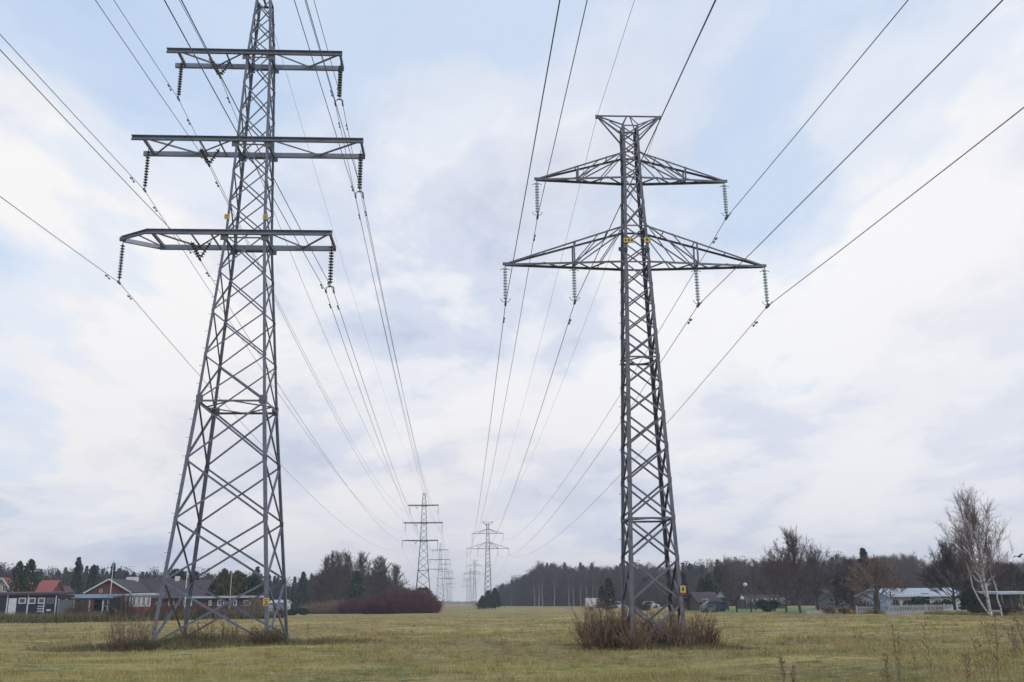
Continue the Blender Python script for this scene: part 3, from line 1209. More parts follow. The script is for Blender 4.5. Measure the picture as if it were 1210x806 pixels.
def foliage_lump(nm, x, y, rx, ry, H, n, seed, m, label, cat='shrub', leaf=.12, z0=0):
    """leafy shrub: small leaf quads through a lumpy volume"""
    r = np.random.default_rng(seed)
    k = max(3, int(rx * 1.5))
    c = np.stack([r.uniform(-.7, .7, k) * rx, r.uniform(-.6, .6, k) * ry, r.uniform(.3, .62, k) * H], -1)
    cr = r.uniform(.45, .7, (k, 1)) * np.array([[min(rx, H * 1.0), min(ry, H), H * .55]])
    i = r.integers(0, k, n)
    d = r.normal(0, 1, (n, 3))
    d /= np.linalg.norm(d, axis=1, keepdims=True)
    p = c[i] + d * cr[i] * r.uniform(.5, 1.05, (n, 1))
    p[:, 2] = np.maximum(p[:, 2], .02)
    a = r.normal(0, 1, (n, 3))
    a /= np.linalg.norm(a, axis=1, keepdims=True)
    b = np.cross(a, r.normal(0, 1, (n, 3)))
    b /= np.linalg.norm(b, axis=1, keepdims=True)
    s = leaf * r.uniform(.6, 1.4, (n, 1))
    V = np.stack([p - a * s, p - b * s * .5, p + a * s, p + b * s * .5], 1).reshape(-1, 3)
    o = npmesh(nm, V, np.arange(4 * n).reshape(-1, 4), m)
    o.location = (x, y, z0)
    tag(o, label, cat)
    return o


# ------------------------------------------------------------------ woods
def light_bare(seed, H, W, segn=1.0):
    """few hundred segments: a far bare tree as arrays with material index 0 bark 1 twig"""
    rnd = random.Random(seed)
    T, C = grow(rnd, H, W, 'oak', 1, .03, .8)
    A = np.array(T + C)
    V, F = prism_arrays(A[:, :3], A[:, 3:6], A[:, 6], A[:, 7], 3)
    return V, F


def twig_cloud(seed, H, W, n):
    """cheap bare tree: trunk plus fine radiating twig blades in the crown"""
    r = np.random.default_rng(seed)
    nb = 26
    t = r.uniform(.3, .95, nb)
    a = r.uniform(0, 2 * np.pi, nb)
    base = np.stack([np.zeros(nb), np.zeros(nb), H * t * .85], -1)
    rad = W * np.sqrt(np.clip(1 - ((t - .5) / .55) ** 2, .08, 1)) * r.uniform(.5, 1, nb)
    tip = np.stack([np.cos(a) * rad, np.sin(a) * rad, np.minimum(H * (t * .85 + .2), H * r.uniform(.92, 1., nb))], -1)
    P0 = [np.array([[0, 0, -.2]]), np.array([[0, 0, H * .45]]), base]
    P1 = [np.array([[0, 0, H * .45]]), np.array([[r.normal(0, .2), 0, H * .97]]), tip]
    A0 = [np.array([H * .013 + .03]), np.array([H * .009 + .02]), np.full(nb, .05)]
    A1 = [np.array([H * .009 + .02]), np.array([.02]), np.full(nb, .02)]
    k = r.integers(0, nb, n)
    s = r.uniform(.25, 1, (n, 1))
    p = base[k] + (tip - base)[k] * s
    d = (tip - base)[k]
    d /= np.linalg.norm(d, axis=1, keepdims=True)
    d = d * .5 + r.normal(0, .6, (n, 3)) + np.array([0, 0, .35])
    d /= np.linalg.norm(d, axis=1, keepdims=True)
    L = r.uniform(.4, 1.3, (n, 1)) * H / 13
    P0.append(p), P1.append(p + d * L)
    A0.append(np.full(n, .022)), A1.append(np.full(n, .012))
    return prism_arrays(np.concatenate(P0), np.concatenate(P1), np.concatenate(A0), np.concatenate(A1), 3)


PROTO_U = [shrub_arrays(0, 0, 2.2, 1.5, 3.2, 60, 700 + i, 3, .04, .6) for i in range(4)]
PROTO_B = [twig_cloud(100 + i, 12, 3.0 + .4 * (i % 3), 850) for i in range(6)]
PROTO_S = [conifer_arrays(12, 2.0 + .3 * (i % 3), 200 + i, 900, 'spruce') for i in range(5)]
PROTO_P = [conifer_arrays(12, 2.6, 300 + i, 700, 'pine') for i in range(4)]
TRK = prism_arrays(np.array([[0, 0, -.2]]), np.array([[0, 0, 11.]]), np.array([.17]), np.array([.05]), 4)


def wood(name, spots, label, tw=TWIGD, ne=NEEDLE):
    """spots: (x, y, H, kind) joined into one mass"""
    VV, FF, MI = [], [], []
    o = 0
    for i, (x, y, H, k) in enumerate(spots):
        parts = []
        if k == 'u':
            parts.append((*PROTO_U[i % 4], 0))
        elif k == 'b':
            parts.append((*PROTO_B[i % 6], 0))
        elif k == 's':
            parts.append((*PROTO_S[i % 5], 1))
            parts.append((*TRK, 2))
        else:
            parts.append((*PROTO_P[i % 4], 1))
            parts.append((*TRK, 2))
        s = H / (12 if k != 'u' else 3.2)
        an = random.uniform(0, 6.28)
        c, sn = math.cos(an), math.sin(an)
        wx = s * random.uniform(.85, 1.2)
        for V, F, mi in parts:
            V2 = np.stack([(V[:, 0] * c - V[:, 1] * sn) * wx + x, (V[:, 0] * sn + V[:, 1] * c) * wx + y, V[:, 2] * s], -1)
            VV.append(V2)
            FF.append(F + o)
            MI.append(np.full(len(F), mi))
            o += len(V2)
    ob = npmesh(name, np.concatenate(VV), np.concatenate(FF), None, mats=[tw, ne, BARK], midx=np.concatenate(MI))
    tag(ob, label, 'woodland', kind='stuff')
    return ob


def line(pts, px):
    for (a, b), (c, d) in zip(pts, pts[1:]):
        if px <= c:
            return b + (d - b) * (px - a) / (c - a)
    return pts[-1][1]


def wood_strip(name, label, px0, px1, Yl, topl, rows, step, mixf, tw=TWIGD, dY=14):
    """rows of trees: Yl / topl are polylines over the photo's x for ground distance and skyline"""
    sp = []
    for r_ in range(rows):
        px = px0
        while px < px1:
            Y = line(Yl, px) + r_ * dY + random.uniform(-4, 4)
            top = line(topl, px)
            H = Z(px, top, Y) * random.uniform(.72, 1.06) if r_ else Z(px, top, Y) * random.uniform(.6, .98)
            H = max(H, 2.5)
            sp.append((X(px, Y), Y, H, mixf(px, r_)))
            if random.random() < .8:
                sp.append((X(px, Y) + random.uniform(-2, 2), Y + 3, min(H * .7, random.uniform(3.0, 7.5)), 'u'))
            px += step * random.uniform(.6, 1.4)
    return wood(name, sp, label, tw)


def mix(ps, pp):
    def f(px, r_):
        u = random.random()
        return 's' if u < ps else ('p' if u < ps + pp else 'b')
    return f


wood_strip('far_wood', 'mixed dark wood of conifers and bare trees behind the houses on the left', -160, 385,
           [(-160, 240), (385, 270)], [(-160, 668), (0, 671), (60, 674), (90, 670), (150, 675), (230, 677), (290, 676), (340, 684), (385, 676)], 5, 6, mix(.5, .12))
wood_strip('low_wood', 'low dark wood running back between the maroon shrub and the left pylon row', 380, 520,
           [(380, 235), (440, 260), (470, 300), (520, 430)], [(380, 672), (430, 670), (462, 686), (480, 693), (500, 700), (516, 712), (522, 713)], 4, 4.5, mix(.35, .2))
wood_strip('right_wood', 'long dark bare wood with spruce edge right of the gap, behind the right pylon', 566, 745,
           [(566, 500), (590, 440), (640, 380), (745, 300)], [(566, 711), (576, 701), (590, 693), (606, 684), (628, 675), (640, 666), (680, 667), (745, 672)], 6, 3.8,
           lambda px, r_: (('s' if random.random() < .8 else 'p') if px < 622 else ('s' if random.random() < .12 else 'b')))
wood_strip('hazy_wood', 'hazy brown grey wood along the skyline behind the houses on the right', 735, 1330,
           [(735, 280), (830, 250), (960, 235), (1330, 220)], [(735, 668), (800, 667), (840, 664), (870, 660), (905, 664), (940, 662), (990, 658), (1080, 657), (1095, 666), (1120, 660), (1200, 664), (1330, 655)], 6, 5.5, mix(.12, .05), TWIG)
wood_strip('horizon_wood', 'thin dark line of forest on the horizon closing the gap between the woods', 470, 600,
           [(470, 1450), (600, 1450)], [(470, 708), (530, 709.8), (545, 710.5), (600, 708)], 3, 1.2, mix(.5, .2), dY=40)
# woods out of view to either side, seen when stepping sideways, are left to the strips' ends

# ------------------------------------------------------------------ single trees one can tell apart
index_kids()


def place(o, px, Y, label, cat='tree', group=None, rz=None, s=1.):
    o.location = (X(px, Y), Y, 0)
    if rz is None:
        rz = random.uniform(0, 6.28)
    o.rotation_euler = (0, 0, rz)
    o.scale = (s, s, s)
    tag(o, label, cat, group)
    return o


def hgt_px(px, top, Y):
    return Z(px, top, Y)


# clump left of the gap
clump = [(383, 200, 662, 2.8, 'bare crown standing leftmost in the clump left of the far pylons'),
         (397, 196, 656, 3.3, 'tallest round bare tree at the left end of the clump'),
         (412, 205, 657, 3.0, 'bare tree second from the tallest in the clump, purple grey'),
         (427, 200, 658, 2.5, 'narrow bare tree in the middle of the clump left of the far pylons'),
         (446, 210, 662, 3.0, 'broad bare tree in the right half of the clump, above the maroon shrub'),
         (466, 225, 670, 2.4, 'small bare tree at the right end of the clump above the maroon shrub')]
for i, (px, Y, top, w, lab) in enumerate(clump):
    t = bare_tree(hgt_px(px, top, Y), w, 40 + i, 'oak', tw=TWIG if i % 2 else TWIGD, trunks=2 if i in (1, 4) else 1, twig=.026, dens=1.5 if i not in (1, 4) else 1.1)
    place(t, px, Y, lab, group='bare trees of the clump')
t = conifer('spruce_tree', hgt_px(420, 676, 190), 2.6, 11, THUJA)
place(t, 421, 190, 'dark green spruce half hidden in the middle of the bare clump')
t = conifer('spruce_tree', hgt_px(493, 694, 250), 3.4, 12, OLIVE, 'lump')
place(t, 500, 262, 'olive green evergreen at the foot of the second left-line pylon', name if False else 'tree')

# conifers near the left houses
for i, (px, Y, top, w, m_, shp, lab) in enumerate([
        (18, 140, 664, 1.5, THUJA, 'thuja', 'dark columnar thuja, leftmost of the pair behind the black shed'),
        (31, 140, 662, 1.7, THUJA, 'thuja', 'dark columnar thuja just left of the red tiled roof'),
        (107, 145, 668, 1.1, THUJA, 'thuja', 'narrow dark thuja left of the brick gable'),
        (88, 175, 659, 1.7, NEEDLE, 'spruce', 'tall thin spruce sticking out of the skyline left of the brick gable'),
        (130, 190, 665, 1.5, NEEDLE, 'spruce', 'pointed spruce top behind the brick gable'),
        (207, 150, 673, 2.2, NEEDLE, 'lump', 'round dark evergreen between the legs of the big left pylon'),
        (228, 152, 676, 2.2, NEEDLE, 'spruce', 'dark evergreen behind the grey roof between the pylon legs'),
        (263, 132, 673, 1.7, OLIVE, 'thuja', 'olive thuja, leftmost of the three behind the flat white roof'),
        (279, 132, 676, 2.0, OLIVE, 'thuja', 'olive thuja in the middle behind the flat white roof'),
        (297, 133, 683, 2.4, THUJA, 'thuja', 'dark green thuja right of the olive ones behind the flat white roof'),
        (302, 210, 670, 2.0, NEEDLE, 'spruce', 'spruce on the skyline right of the near pylon legs'),
        (357, 225, 676, 2.0, NEEDLE, 'spruce', 'small pointed spruce right of the big pylon\'s right leg')]):
    t = conifer('thuja_tree' if shp == 'thuja' else 'evergreen_tree', hgt_px(px, top, Y), w, 60 + i, m_, shp, 1700)
    place(t, px, Y, lab)

# right wood: pale birch stems and evergreens that stand out
bs = [(604, 360, 690), (632, 340, 668), (637, 338, 662), (641, 335, 663), (655, 330, 664), (672, 318, 668), (678, 312, 672), (686, 308, 672), (694, 305, 668), (701, 300, 663), (706, 296, 672), (716, 292, 673), (723, 290, 675)]
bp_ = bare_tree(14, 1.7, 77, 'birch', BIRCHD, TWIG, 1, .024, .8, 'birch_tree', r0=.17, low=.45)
index_kids()
words = ['first', 'second', 'third', 'fourth', 'fifth', 'sixth', 'seventh', 'eighth', 'ninth', 'tenth', 'eleventh', 'twelfth', 'thirteenth']
for i, (px, Y, top) in enumerate(bs):
    t = bp_ if i == 0 else copy_tree(bp_)
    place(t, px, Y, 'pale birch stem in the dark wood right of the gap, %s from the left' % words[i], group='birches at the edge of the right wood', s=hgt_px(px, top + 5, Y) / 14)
for i, (px, Y, top, w, m_, shp, lab) in enumerate([
        (720, 175, 683, 1.9, NEEDLE, 'spruce', 'dark spruce just left of the dark pylon\'s mast'),
        (712, 178, 693, 1.6, NEEDLE, 'spruce', 'smaller dark spruce left of the mast, beside the white van'),
        (808, 160, 676, 1.8, NEEDLE, 'spruce', 'dark spruce just right of the dark pylon\'s right leg'),
        (839, 165, 679, 1.9, THUJA, 'spruce', 'dark green spruce behind the low house with the gable'),
        (850, 168, 670, 1.8, THUJA, 'spruce', 'taller dark green spruce above the low gabled house'),
        (830, 170, 683, 1.6, NEEDLE, 'spruce', 'short spruce left of the low gabled house'),
        (1026, 150, 648, 2.0, NEEDLE, 'spruce', 'spruce with a pointed top rising out of the skyline left of the white house'),
        (995, 150, 668, 2.0, NEEDLE, 'spruce', 'broad dark spruce between the big bare tree and the weeping tree'),
        (1147, 95, 697, 1.3, THUJA, 'thuja', 'dark evergreen bush left of the white-barked birch'),
        (1197, 150, 668, 3.0, THUJA, 'lump', 'dark round evergreen behind the carport at the right edge')]):
    t = conifer('evergreen_tree', hgt_px(px, top, Y), w, 90 + i, m_, shp, 1700)
    place(t, px, Y, lab)

# bare trees on the right
T_ = [(945, 116, 633, 4.7, 1, TWIG, BARK, 'oak', 501, 2.3, 'big broad bare tree with a dark trunk at the edge of the lawn'),
      (928, 122, 652, 4.2, 1, TWIG, BARK, 'oak', 502, 1.8, 'lower bare tree just left of the big broad one'),
      (1036, 98, 662, 3.9, 1, TWIGB, BARK, 'oak', 503, 1.9, 'brownish bare tree with a short thick trunk left of the white house'),
      (915, 135, 664, 3.4, 1, TWIG, BARK, 'oak', 504, 1.5, 'small bare tree behind the round bush on the lawn'),
      (966, 126, 654, 3.8, 1, TWIG, BARK, 'oak', 505, 1.6, 'bare tree right of the big broad one'),
      (1008, 120, 664, 3.6, 2, TWIGD, BARK, 'oak', 506, 1.2, 'two-stemmed bare tree behind the low shrubs by the road'),
      (1128, 96, 646, 3.2, 2, TWIGD, BARK, 'oak', 507, 1.2, 'dark many-branched bare tree at the right end of the white house'),
      (860, 150, 668, 2.6, 1, TWIG, BARK, 'oak', 508, .9, 'thin bare tree right of the low gabled house'),
      (893, 150, 672, 2.8, 1, TWIG, BARK, 'oak', 509, .9, 'thin bare tree behind the two pale lamps'),
      (1186, 110, 668, 3.0, 1, TWIGD, BARK, 'oak', 510, 1., 'dark bare tree behind the white-barked birch on its right'),
      (1148, 112, 664, 3.2, 1, TWIGD, BARK, 'oak', 511, 1., 'dark bare tree behind the evergreen bush')]
for px, Y, top, w, tk, tw, bk, kd, sd_, dn, lab in T_:
    t = bare_tree(hgt_px(px, top, Y), w, sd_, kd, bk, tw, tk, .0125, dn, r_twig=17, r_sub=15, r0=.36 if px == 1036 else None, low=.3 if px == 1036 else .24)
    place(t, px, Y, lab)


for i, (px, top, w, lab) in enumerate([(570, 704, 1.5, 'low dark spruce at the tip of the wood, left of the slender two-armed pylon\'s foot'),
                                       (577, 698, 1.9, 'spruce hiding the foot of the slender two-armed pylon'),
                                       (585, 695, 2.0, 'spruce just right of the slender two-armed pylon\'s foot')]):
    t = conifer('evergreen_tree', hgt_px(px, top, 236), w, 130 + i, NEEDLE, 'spruce', 1500)
    place(t, px, 236, lab)


def white_birch():
    """the birch at the right: leaning white stems and an airy tear-shaped crown"""
    Y = 86
    root = empty('birch_tree')
    H = hgt_px(1158, 588, Y)
    T, C = dome_segs(H, 3.3, 21, 1, .0085, 2.7, .12, .3, 13, 11, tear=.72, TL=2)
    A = np.array(T + C)
    # the main stem leans a little to the left towards its top
    nT = len(T)
    for c in (0, 3):
        A[:, c] -= .07 * np.clip(A[:, c + 2], 0, None) ** 1.12
    T, C = list(map(tuple, A[:nT])), list(map(tuple, A[nT:]))

    def side(dx, dy, H2, W2, seed, lean, z0=0., kink=0.):
        T2, C2 = dome_segs(H2, W2, seed, 1, .008, .8, .05, .5, 10, 9, TL=1)
        B = np.array(T2 + C2)
        for c in (0, 3):
            z = np.clip(B[:, c + 2], 0, None)
            B[:, c] += dx + lean * z + kink * (1 - np.exp(-z * 1.1))
            B[:, c + 1] += dy
            B[:, c + 2] += z0
        T.extend(map(tuple, B[:len(T2)]))
        C.extend(map(tuple, B[len(T2):]))
    side(-.02, .04, H * .70, 1.7, 31, -.17, .05, -1.0)
    side(-.30, -.05, H * .52, 1.5, 32, -.20, H * .18)
    side(1.25, .5, H * .62, 1.5, 33, .03)
    segs_to_mesh(T, 'trunk', BIRCH, root, 7)
    segs_to_mesh(C, 'crown', BTW, root, 3)
    root.location = (X(1169, Y), Y, 0)
    tag(root, 'tall bare birch with white forking stems and an airy reddish crown near the right edge', 'tree')


white_birch()

# ------------------------------------------------------------------ shrubs round the pylon feet and along the field edge
def undergrowth(cx, cy, sx, sy, n, hmin, hmax, seed, label):
    """blade patch with ragged, thinning edges and uneven height"""
    r = np.random.default_rng(seed)
    x, y = r.normal(0, sx, n), r.normal(0, sy, n)
    cl = .5 + .5 * np.sin(x * 1.9 + 2.2 * np.sin(y * 1.4 + seed)) * np.sin(y * 2.1 + 1.7 * np.sin(x * 1.1))
    keep = (r.random(n) < .25 + .75 * cl) & ((x / sx) ** 2 + (y / sy) ** 2 < 6)
    x, y, cl = x[keep], y[keep], cl[keep]
    e = np.exp(-((x / sx) ** 2 + (y / sy) ** 2) / 3)
    hs = .25 + .75 * cl * e
    o = blades(len(x), cx + x, cy + y, hmin, hmax, .00055, BRAM, 'rough_undergrowth', 1.3)
    me = o.data
    co = np.empty(len(me.vertices) * 3, dtype=np.float32)
    me.vertices.foreach_get('co', co)
    co = co.reshape(-1, 3, 3)
    base = co[:, :2].mean(1)
    co[:, 2] = base + (co[:, 2] - base) * hs[:, None]
    me.vertices.foreach_set('co', co.ravel())
    me.update()
    tag(o, label, 'undergrowth', kind='stuff')


undergrowth(-10.9, 44.2, 3.1, 1.5, 46000, .22, .8, 3, 'dark green and brown undergrowth matted around the feet of the big left pylon')
undergrowth(7.1, 34.6, 1.6, .9, 11000, .12, .5, 4, 'matted brown undergrowth around the feet of the dark pylon')

for (px, Y, rx, ry, H, n, m_, lab) in [
        (158, 42.5, 1.0, .9, 1.9, 70, TWIGB, 'tall thin brown shrub at the left foot of the big left pylon'),
        (160, 41.5, 1.5, .9, .62, 300, TWIGTN, 'low brown tangled shrub in front of the big left pylon\'s left foot'),
        (320, 42.5, .8, .7, .85, 260, TWIGTN, 'rounded brown shrub at the foot of the leg with the yellow sign'),
        (262, 44.5, 2.0, 1.2, 1.25, 60, TWIGRB, 'sparse dark stems in the middle between the big left pylon\'s feet'),
        (240, 44, 1.8, 1.0, .6, 200, TWIGTN, 'low tangle left of centre between the big left pylon\'s feet')]:
    shrub(X(px, Y), Y, rx, ry, H, n, int(px), m_, lab)
for (px, Y, rx, ry, H, n, m_, lab) in [
        (712, 35.2, 1.0, .9, 1.8, 190, TWIGB, 'reddish brown bare shrub left of the dark pylon\'s mast'),
        (700, 35.4, .5, .6, 1.2, 60, TWIGB, 'thin low shrub at the left end of the thicket by the dark pylon'),
        (728, 35.0, .5, .5, 1.5, 60, TWIGRB, 'narrow rusty shrub against the dark pylon\'s left legs'),
        (768, 35.4, 1.3, .7, 1.35, 200, TWIGB, 'brown stems growing between the dark pylon\'s legs'),
        (786, 34.6, .8, .45, .65, 170, TWIGD, 'low dark tangle in front of the dark pylon\'s legs'),
        (817, 35.2, .85, .7, 1.4, 150, TWIGB, 'brown bare shrub right of the dark pylon\'s right leg'),
        (752, 34.0, .7, .35, 1.0, 110, TWIGB, 'brown stems in front of the dark pylon, just right of its near left leg'),
        (796, 34.2, .6, .4, 1.15, 100, TWIGB, 'brown stems crowding the dark pylon\'s near right leg'),
        (836, 34.8, .35, .4, .8, 45, TWIGRB, 'small rusty shrub at the right end of the thicket by the dark pylon'),
        (1219, 27, .9, .7, 1.5, 26, TWIGB, 'arching bare twigs reaching in at the right edge of the picture')]:
    shrub(X(px, Y), Y, rx, ry, H, n, int(px), m_, lab)

# maroon shrub and brown thicket below the clump
for (px, Y, w, top, n, m_, lab) in [
        (446, 168, 3.0, 706, 380, TWIGR, 'maroon shrub, left and lower end of the dark red thicket'),
        (467, 166, 3.4, 700, 560, TWIGR, 'maroon shrub in the middle of the dark red thicket'),
        (487, 167, 3.2, 699, 520, TWIGR, 'maroon shrub right of the middle of the dark red thicket'),
        (502, 168, 2.2, 703, 330, TWIGR, 'maroon shrub near the right end of the dark red thicket'),
        (512, 169, 1.3, 711, 160, TWIGR, 'low maroon shrub ending the dark red thicket at its right'),
        (372, 178, 3.0, 713, 260, TWIGB, 'low brown shrub at the left end of the scrub below the bare clump'),
        (395, 176, 4.0, 711, 420, TWIGB, 'low reddish brown shrub left of the maroon thicket'),
        (422, 174, 3.6, 709, 420, TWIGR, 'low reddish shrub joining the maroon thicket on its left'),
        (574, 430, 5.0, 712.5, 260, TWIGR, 'small dark red shrub at the foot of the spruce edge right of the gap'),
        (588, 425, 5.0, 713.3, 260, TWIGR, 'second small dark red shrub, right of the first at the spruce edge')]:
    V, F = shrub_arrays(0, 0, w, 3.0, hgt_px(px, top, Y) * 1.15, n * 2, int(px) + 5, sub=4, r0=.03, flop=.6)
    o = npmesh('bare_shrub', V, F, m_)
    o.location = (X(px, Y), Y, 0)
    tag(o, lab, 'shrub')
for px, Y, w, top, m_, lab in [
        (344, 150, 1.3, 718, THUJA, 'dark clipped bush, left of two, right of the big left pylon'),
        (358, 152, 1.5, 718, THUJA, 'dark clipped bush, right of two, right of the big left pylon'),
        (910, 128, 1.5, 708, THUJA, 'round dark green bush on the lawn'),
        (974, 108, 1.5, 716, TWIGB, 'rounded brown shrub by the road, left of the weeping tree'),
        (998, 106, 1.0, 718, TWIGB, 'small brown shrub second along the road'),
        (1150, 88, 1.3, 716, TWIGD, 'low dark shrub at the foot of the birch'),
        (1190, 87, 2.6, 716, TWIGD, 'dark low hedge right of the birch'),
        (1078, 104, 1.0, 708, OLIVE, 'olive bush in front of the white house, left one'),
        (1090, 103, 1.1, 706, THUJA, 'dark green bush in front of the white house, middle one'),
        (1113, 103, 1.0, 707, THUJA, 'dark green bush in front of the white house, right one')]:
    foliage_lump('garden_bush', X(px, Y), Y, w, .9, hgt_px(px, top, Y) * 1.1, 2600, int(px), m_, lab, leaf=.11)

for px, Y, w, top, n, m_, lab in [
        (142, 116, 1.0, 699, 150, TWIGD, 'dark bare garden shrub in front of the porch\'s right end'),
        (93, 117, .9, 709, 120, TWIGRB, 'rusty garden shrub right of the board screen'),
        (160, 116, 1.2, 716, 160, TWIGRB, 'low rusty shrub under the veranda windows'),
        (186, 117, 1.2, 710, 170, TWIGRB, 'rusty shrub at the foot of the big pylon\'s left leg'),
        (212, 118, 1.6, 714, 220, TWIGRB, 'wide rusty shrub in front of the mauve-roofed brick house'),
        (241, 118, 1.0, 713, 130, TWIGD, 'dark bare shrub in front of the low brown building\'s left end'),
        (268, 119, 1.6, 718, 200, TWIGRB, 'low rusty shrub under the low brown building\'s windows'),
        (302, 121, 1.5, 705, 200, TWIGB, 'tall brownish shrub at the right end of the low brown building'),
        (330, 128, 1.4, 714, 150, TWIGD, 'bare shrub in front of the small white building'),
        (1062, 99, .8, 708, 90, TWIGD, 'thin dark shrub at the left end of the white bungalow'),
        (1105, 99, .8, 712, 90, TWIGD, 'thin dark shrub in front of the white bungalow\'s right half'),
        (1020, 108, 1.6, 708, 260, TWIGRB, 'rusty hedge shrub left of the thick-trunked tree'),
        (1175, 92, 1.4, 706, 160, TWIGD, 'dark bare shrub behind the birch\'s foot'),
        (800, 150, 1.6, 708, 200, TWIGRB, 'rusty shrub right behind the dark pylon\'s legs'),
        (757, 165, 2.0, 707, 220, TWIGD, 'dark bare shrub seen between the dark pylon\'s legs'),
        (820, 160, 1.6, 708, 200, TWIGD, 'dark bare shrub left of the low gabled house')]:
    V, F = shrub_arrays(0, 0, w, 1.0, hgt_px(px, top, Y) * 1.1, n, int(px) + 9, sub=4, r0=.022, flop=.5)
    o = npmesh('garden_shrub', V, F, m_)
    o.location = (X(px, Y), Y, 0)
    tag(o, lab, 'shrub')

# verge hedge in front of the left gardens
vx = rng.uniform(0, 1, 26000)
vpx = -60 + vx * 380
vY = 113 + (vpx / 380) * 9 + rng.uniform(-1.6, 1.6, len(vx))
vX = np.array([X(p, y) for p, y in zip(vpx, vY)])
o = blades(len(vX), vX, vY, .35, 1.25, .0009, BRAM, 'garden_verge', .7)
tag(o, 'rough green brown verge along the back of the left gardens', 'undergrowth', kind='stuff')
vx = rng.uniform(0, 1, 9000)
vpx = 965 + vx * 320
vY = np.interp(vpx, [860, 1045, 1300], [135, 97, 80]) + rng.uniform(-1.0, 1.0, len(vx))
vX = np.array([X(p, y) for p, y in zip(vpx, vY)])
o = blades(len(vX), vX, vY, .15, .5, .0008, GRB, 'field_edge_grass', .7)
tag(o, 'longer dry grass along the right edge of the field', 'grass', kind='stuff')


# dry stalks in the foreground
def stalk(px, py_base, H, seed, label, dense=1):
    d = at(px, py_base, 1.0) - EYE
    t = -EYE.z / d.z
    p = EYE + d * t
    r = random.Random(seed)
    b = MB()
    for k in range(dense):
        q = Vector((r.gauss(0, .07) * (k > 0), r.gauss(0, .07) * (k > 0), -.03))
        dd = Vector((r.gauss(0, .06), r.gauss(0, .06), 1)).normalized()
        pts, h = [q], H * r.uniform(.8, 1) if k else H
        for i in range(6):
            dd = (dd + Vector((r.gauss(0, .05), r.gauss(0, .05), .1))).normalized()
            q = q + dd * h / 6
            pts.append(q)
        b.tube(pts, [.008, .007, .006, .005, .005, .004, .003], 4)
        for i in range(2, 7):
            for _ in range(4):
                s = Vector((r.gauss(0, 1), r.gauss(0, 1), 1.2)).normalized()
                e = pts[i] + s * h * r.uniform(.04, .13)
                b.tube([pts[i], e], [.004, .003], 3)
                b.bar(e, e + s * .04, .012, .012)
    o = b.build('dry_weed', STRAW, None, p)
    tag(o, label, 'weed', 'dry weed stalks in the foreground')


for i, (px, pb, H, dn, lab) in enumerate([
        (1180, 803, 1.25, 3, 'tallest dry weed clump at the lower right, nearly at the right edge'),
        (1165, 806, .85, 2, 'dry weed just left of the tallest clump at the lower right'),
        (1062, 806, 1.0, 2, 'tall dry weed standing alone under the white house'),
        (1050, 812, .6, 2, 'short dry weed left of the lone tall one'),
        (1100, 808, 1.05, 1, 'slender single stalk between the lone tall weed and the tallest clump'),
        (1148, 812, .6, 2, 'short stalk bunch in the lower right corner, left of the tallest clump'),
        (1203, 790, .9, 2, 'dry weed cut by the right edge of the picture'),
        (926, 808, .5, 3, 'short seedy weed bunch at the bottom edge right of the dark pylon'),
        (938, 812, .38, 2, 'tiny dark weed beside the seedy bunch at the bottom edge'),
        (1085, 806, .8, 1, 'thin leaning stalk right of the lone tall weed'),
        (52, 752, .9, 2, 'weed in the field at the far left, in front of the black shed'),
        (104, 770, .9, 2, 'thin weed in the field left of the big pylon\'s left foot'),
        (365, 762, .8, 2, 'thin brown weed right of the big left pylon'),
        (597, 772, .45, 2, 'small dark weed in the open middle of the field')]):
    stalk(px, pb, H, 900 + i, lab, dn)

# ------------------------------------------------------------------ buildings
BRICK = mat('red_brick', (.15, .055, .045), (.105, .042, .038), 9, .9)
BROWNW = mat('brown_brick', (.095, .055, .05), (.07, .042, .04), 7, .9)
TILER = mat('red_roof_tile', (.33, .10, .09), (.25, .075, .07), 4, .8)
TILEG = mat('dark_brown_grey_roof', (.032, .028, .034), (.05, .042, .046), 3, .7)
TILEP = mat('mauve_brown_roof', (.085, .06, .065), (.055, .045, .055), 3, .8)
BLACKW = mat('black_timber', (.014, .017, .03), (.024, .027, .042), 3, .7)
BEIGE = mat('beige_render', (.42, .36, .30), (.36, .30, .25), 2, .9)
YELW = mat('yellow_timber', (.45, .29, .10), (.38, .24, .08), 2, .8)
WHW = mat('white_timber', (.56, .62, .74), (.48, .54, .66), 1.2, .7)
ROOFB = mat('pale_blue_corrugated', (.17, .25, .33), (.22, .31, .40), 2, .5)
ROOFW = mat('pale_sheet_roof', (.42, .46, .52), (.33, .37, .43), 2, .6)
GREYW = mat('weathered_panels', (.11, .12, .12), (.15, .16, .155), 2, .9)
REDW = mat('falu_red_timber', (.17, .045, .04), (.22, .06, .05), 4, .9)
LAWN = mat('lawn_green', (.10, .20, .05), (.14, .23, .07), 1.5, .95)
ROAD = mat('pale_road', (.36, .36, .37), (.30, .30, .31), 1.5, .9)


def window(parent, x, y, z, w, h, bars=1, fm=WHITEP, t=.09, ny=-1):
    """framed window on a wall facing the camera side (-Y)"""
    f = MB()
    d = ny * .05
    for a, b_, c, e in ((x - w / 2, x + w / 2, z, z + t), (x - w / 2, x + w / 2, z + h - t, z + h), (x - w / 2, x - w / 2 + t, z + t, z + h - t), (x + w / 2 - t, x + w / 2, z + t, z + h - t)):
        f.box((a, y + d - .03, c), (b_, y + d + .03, e))
    for k in range(bars):
        xx = x - w / 2 + w * (k + 1) / (bars + 1)
        f.box((xx - .025, y + d - .02, z + t), (xx + .025, y + d + .02, z + h - t))
    o = f.build('window', fm, parent)
    p = MB()
    p.box((x - w / 2 + t, y - .02, z + t), (x + w / 2 - t, y + .012, z + h - t))
    p.build('pane', PANE, o)
    return o


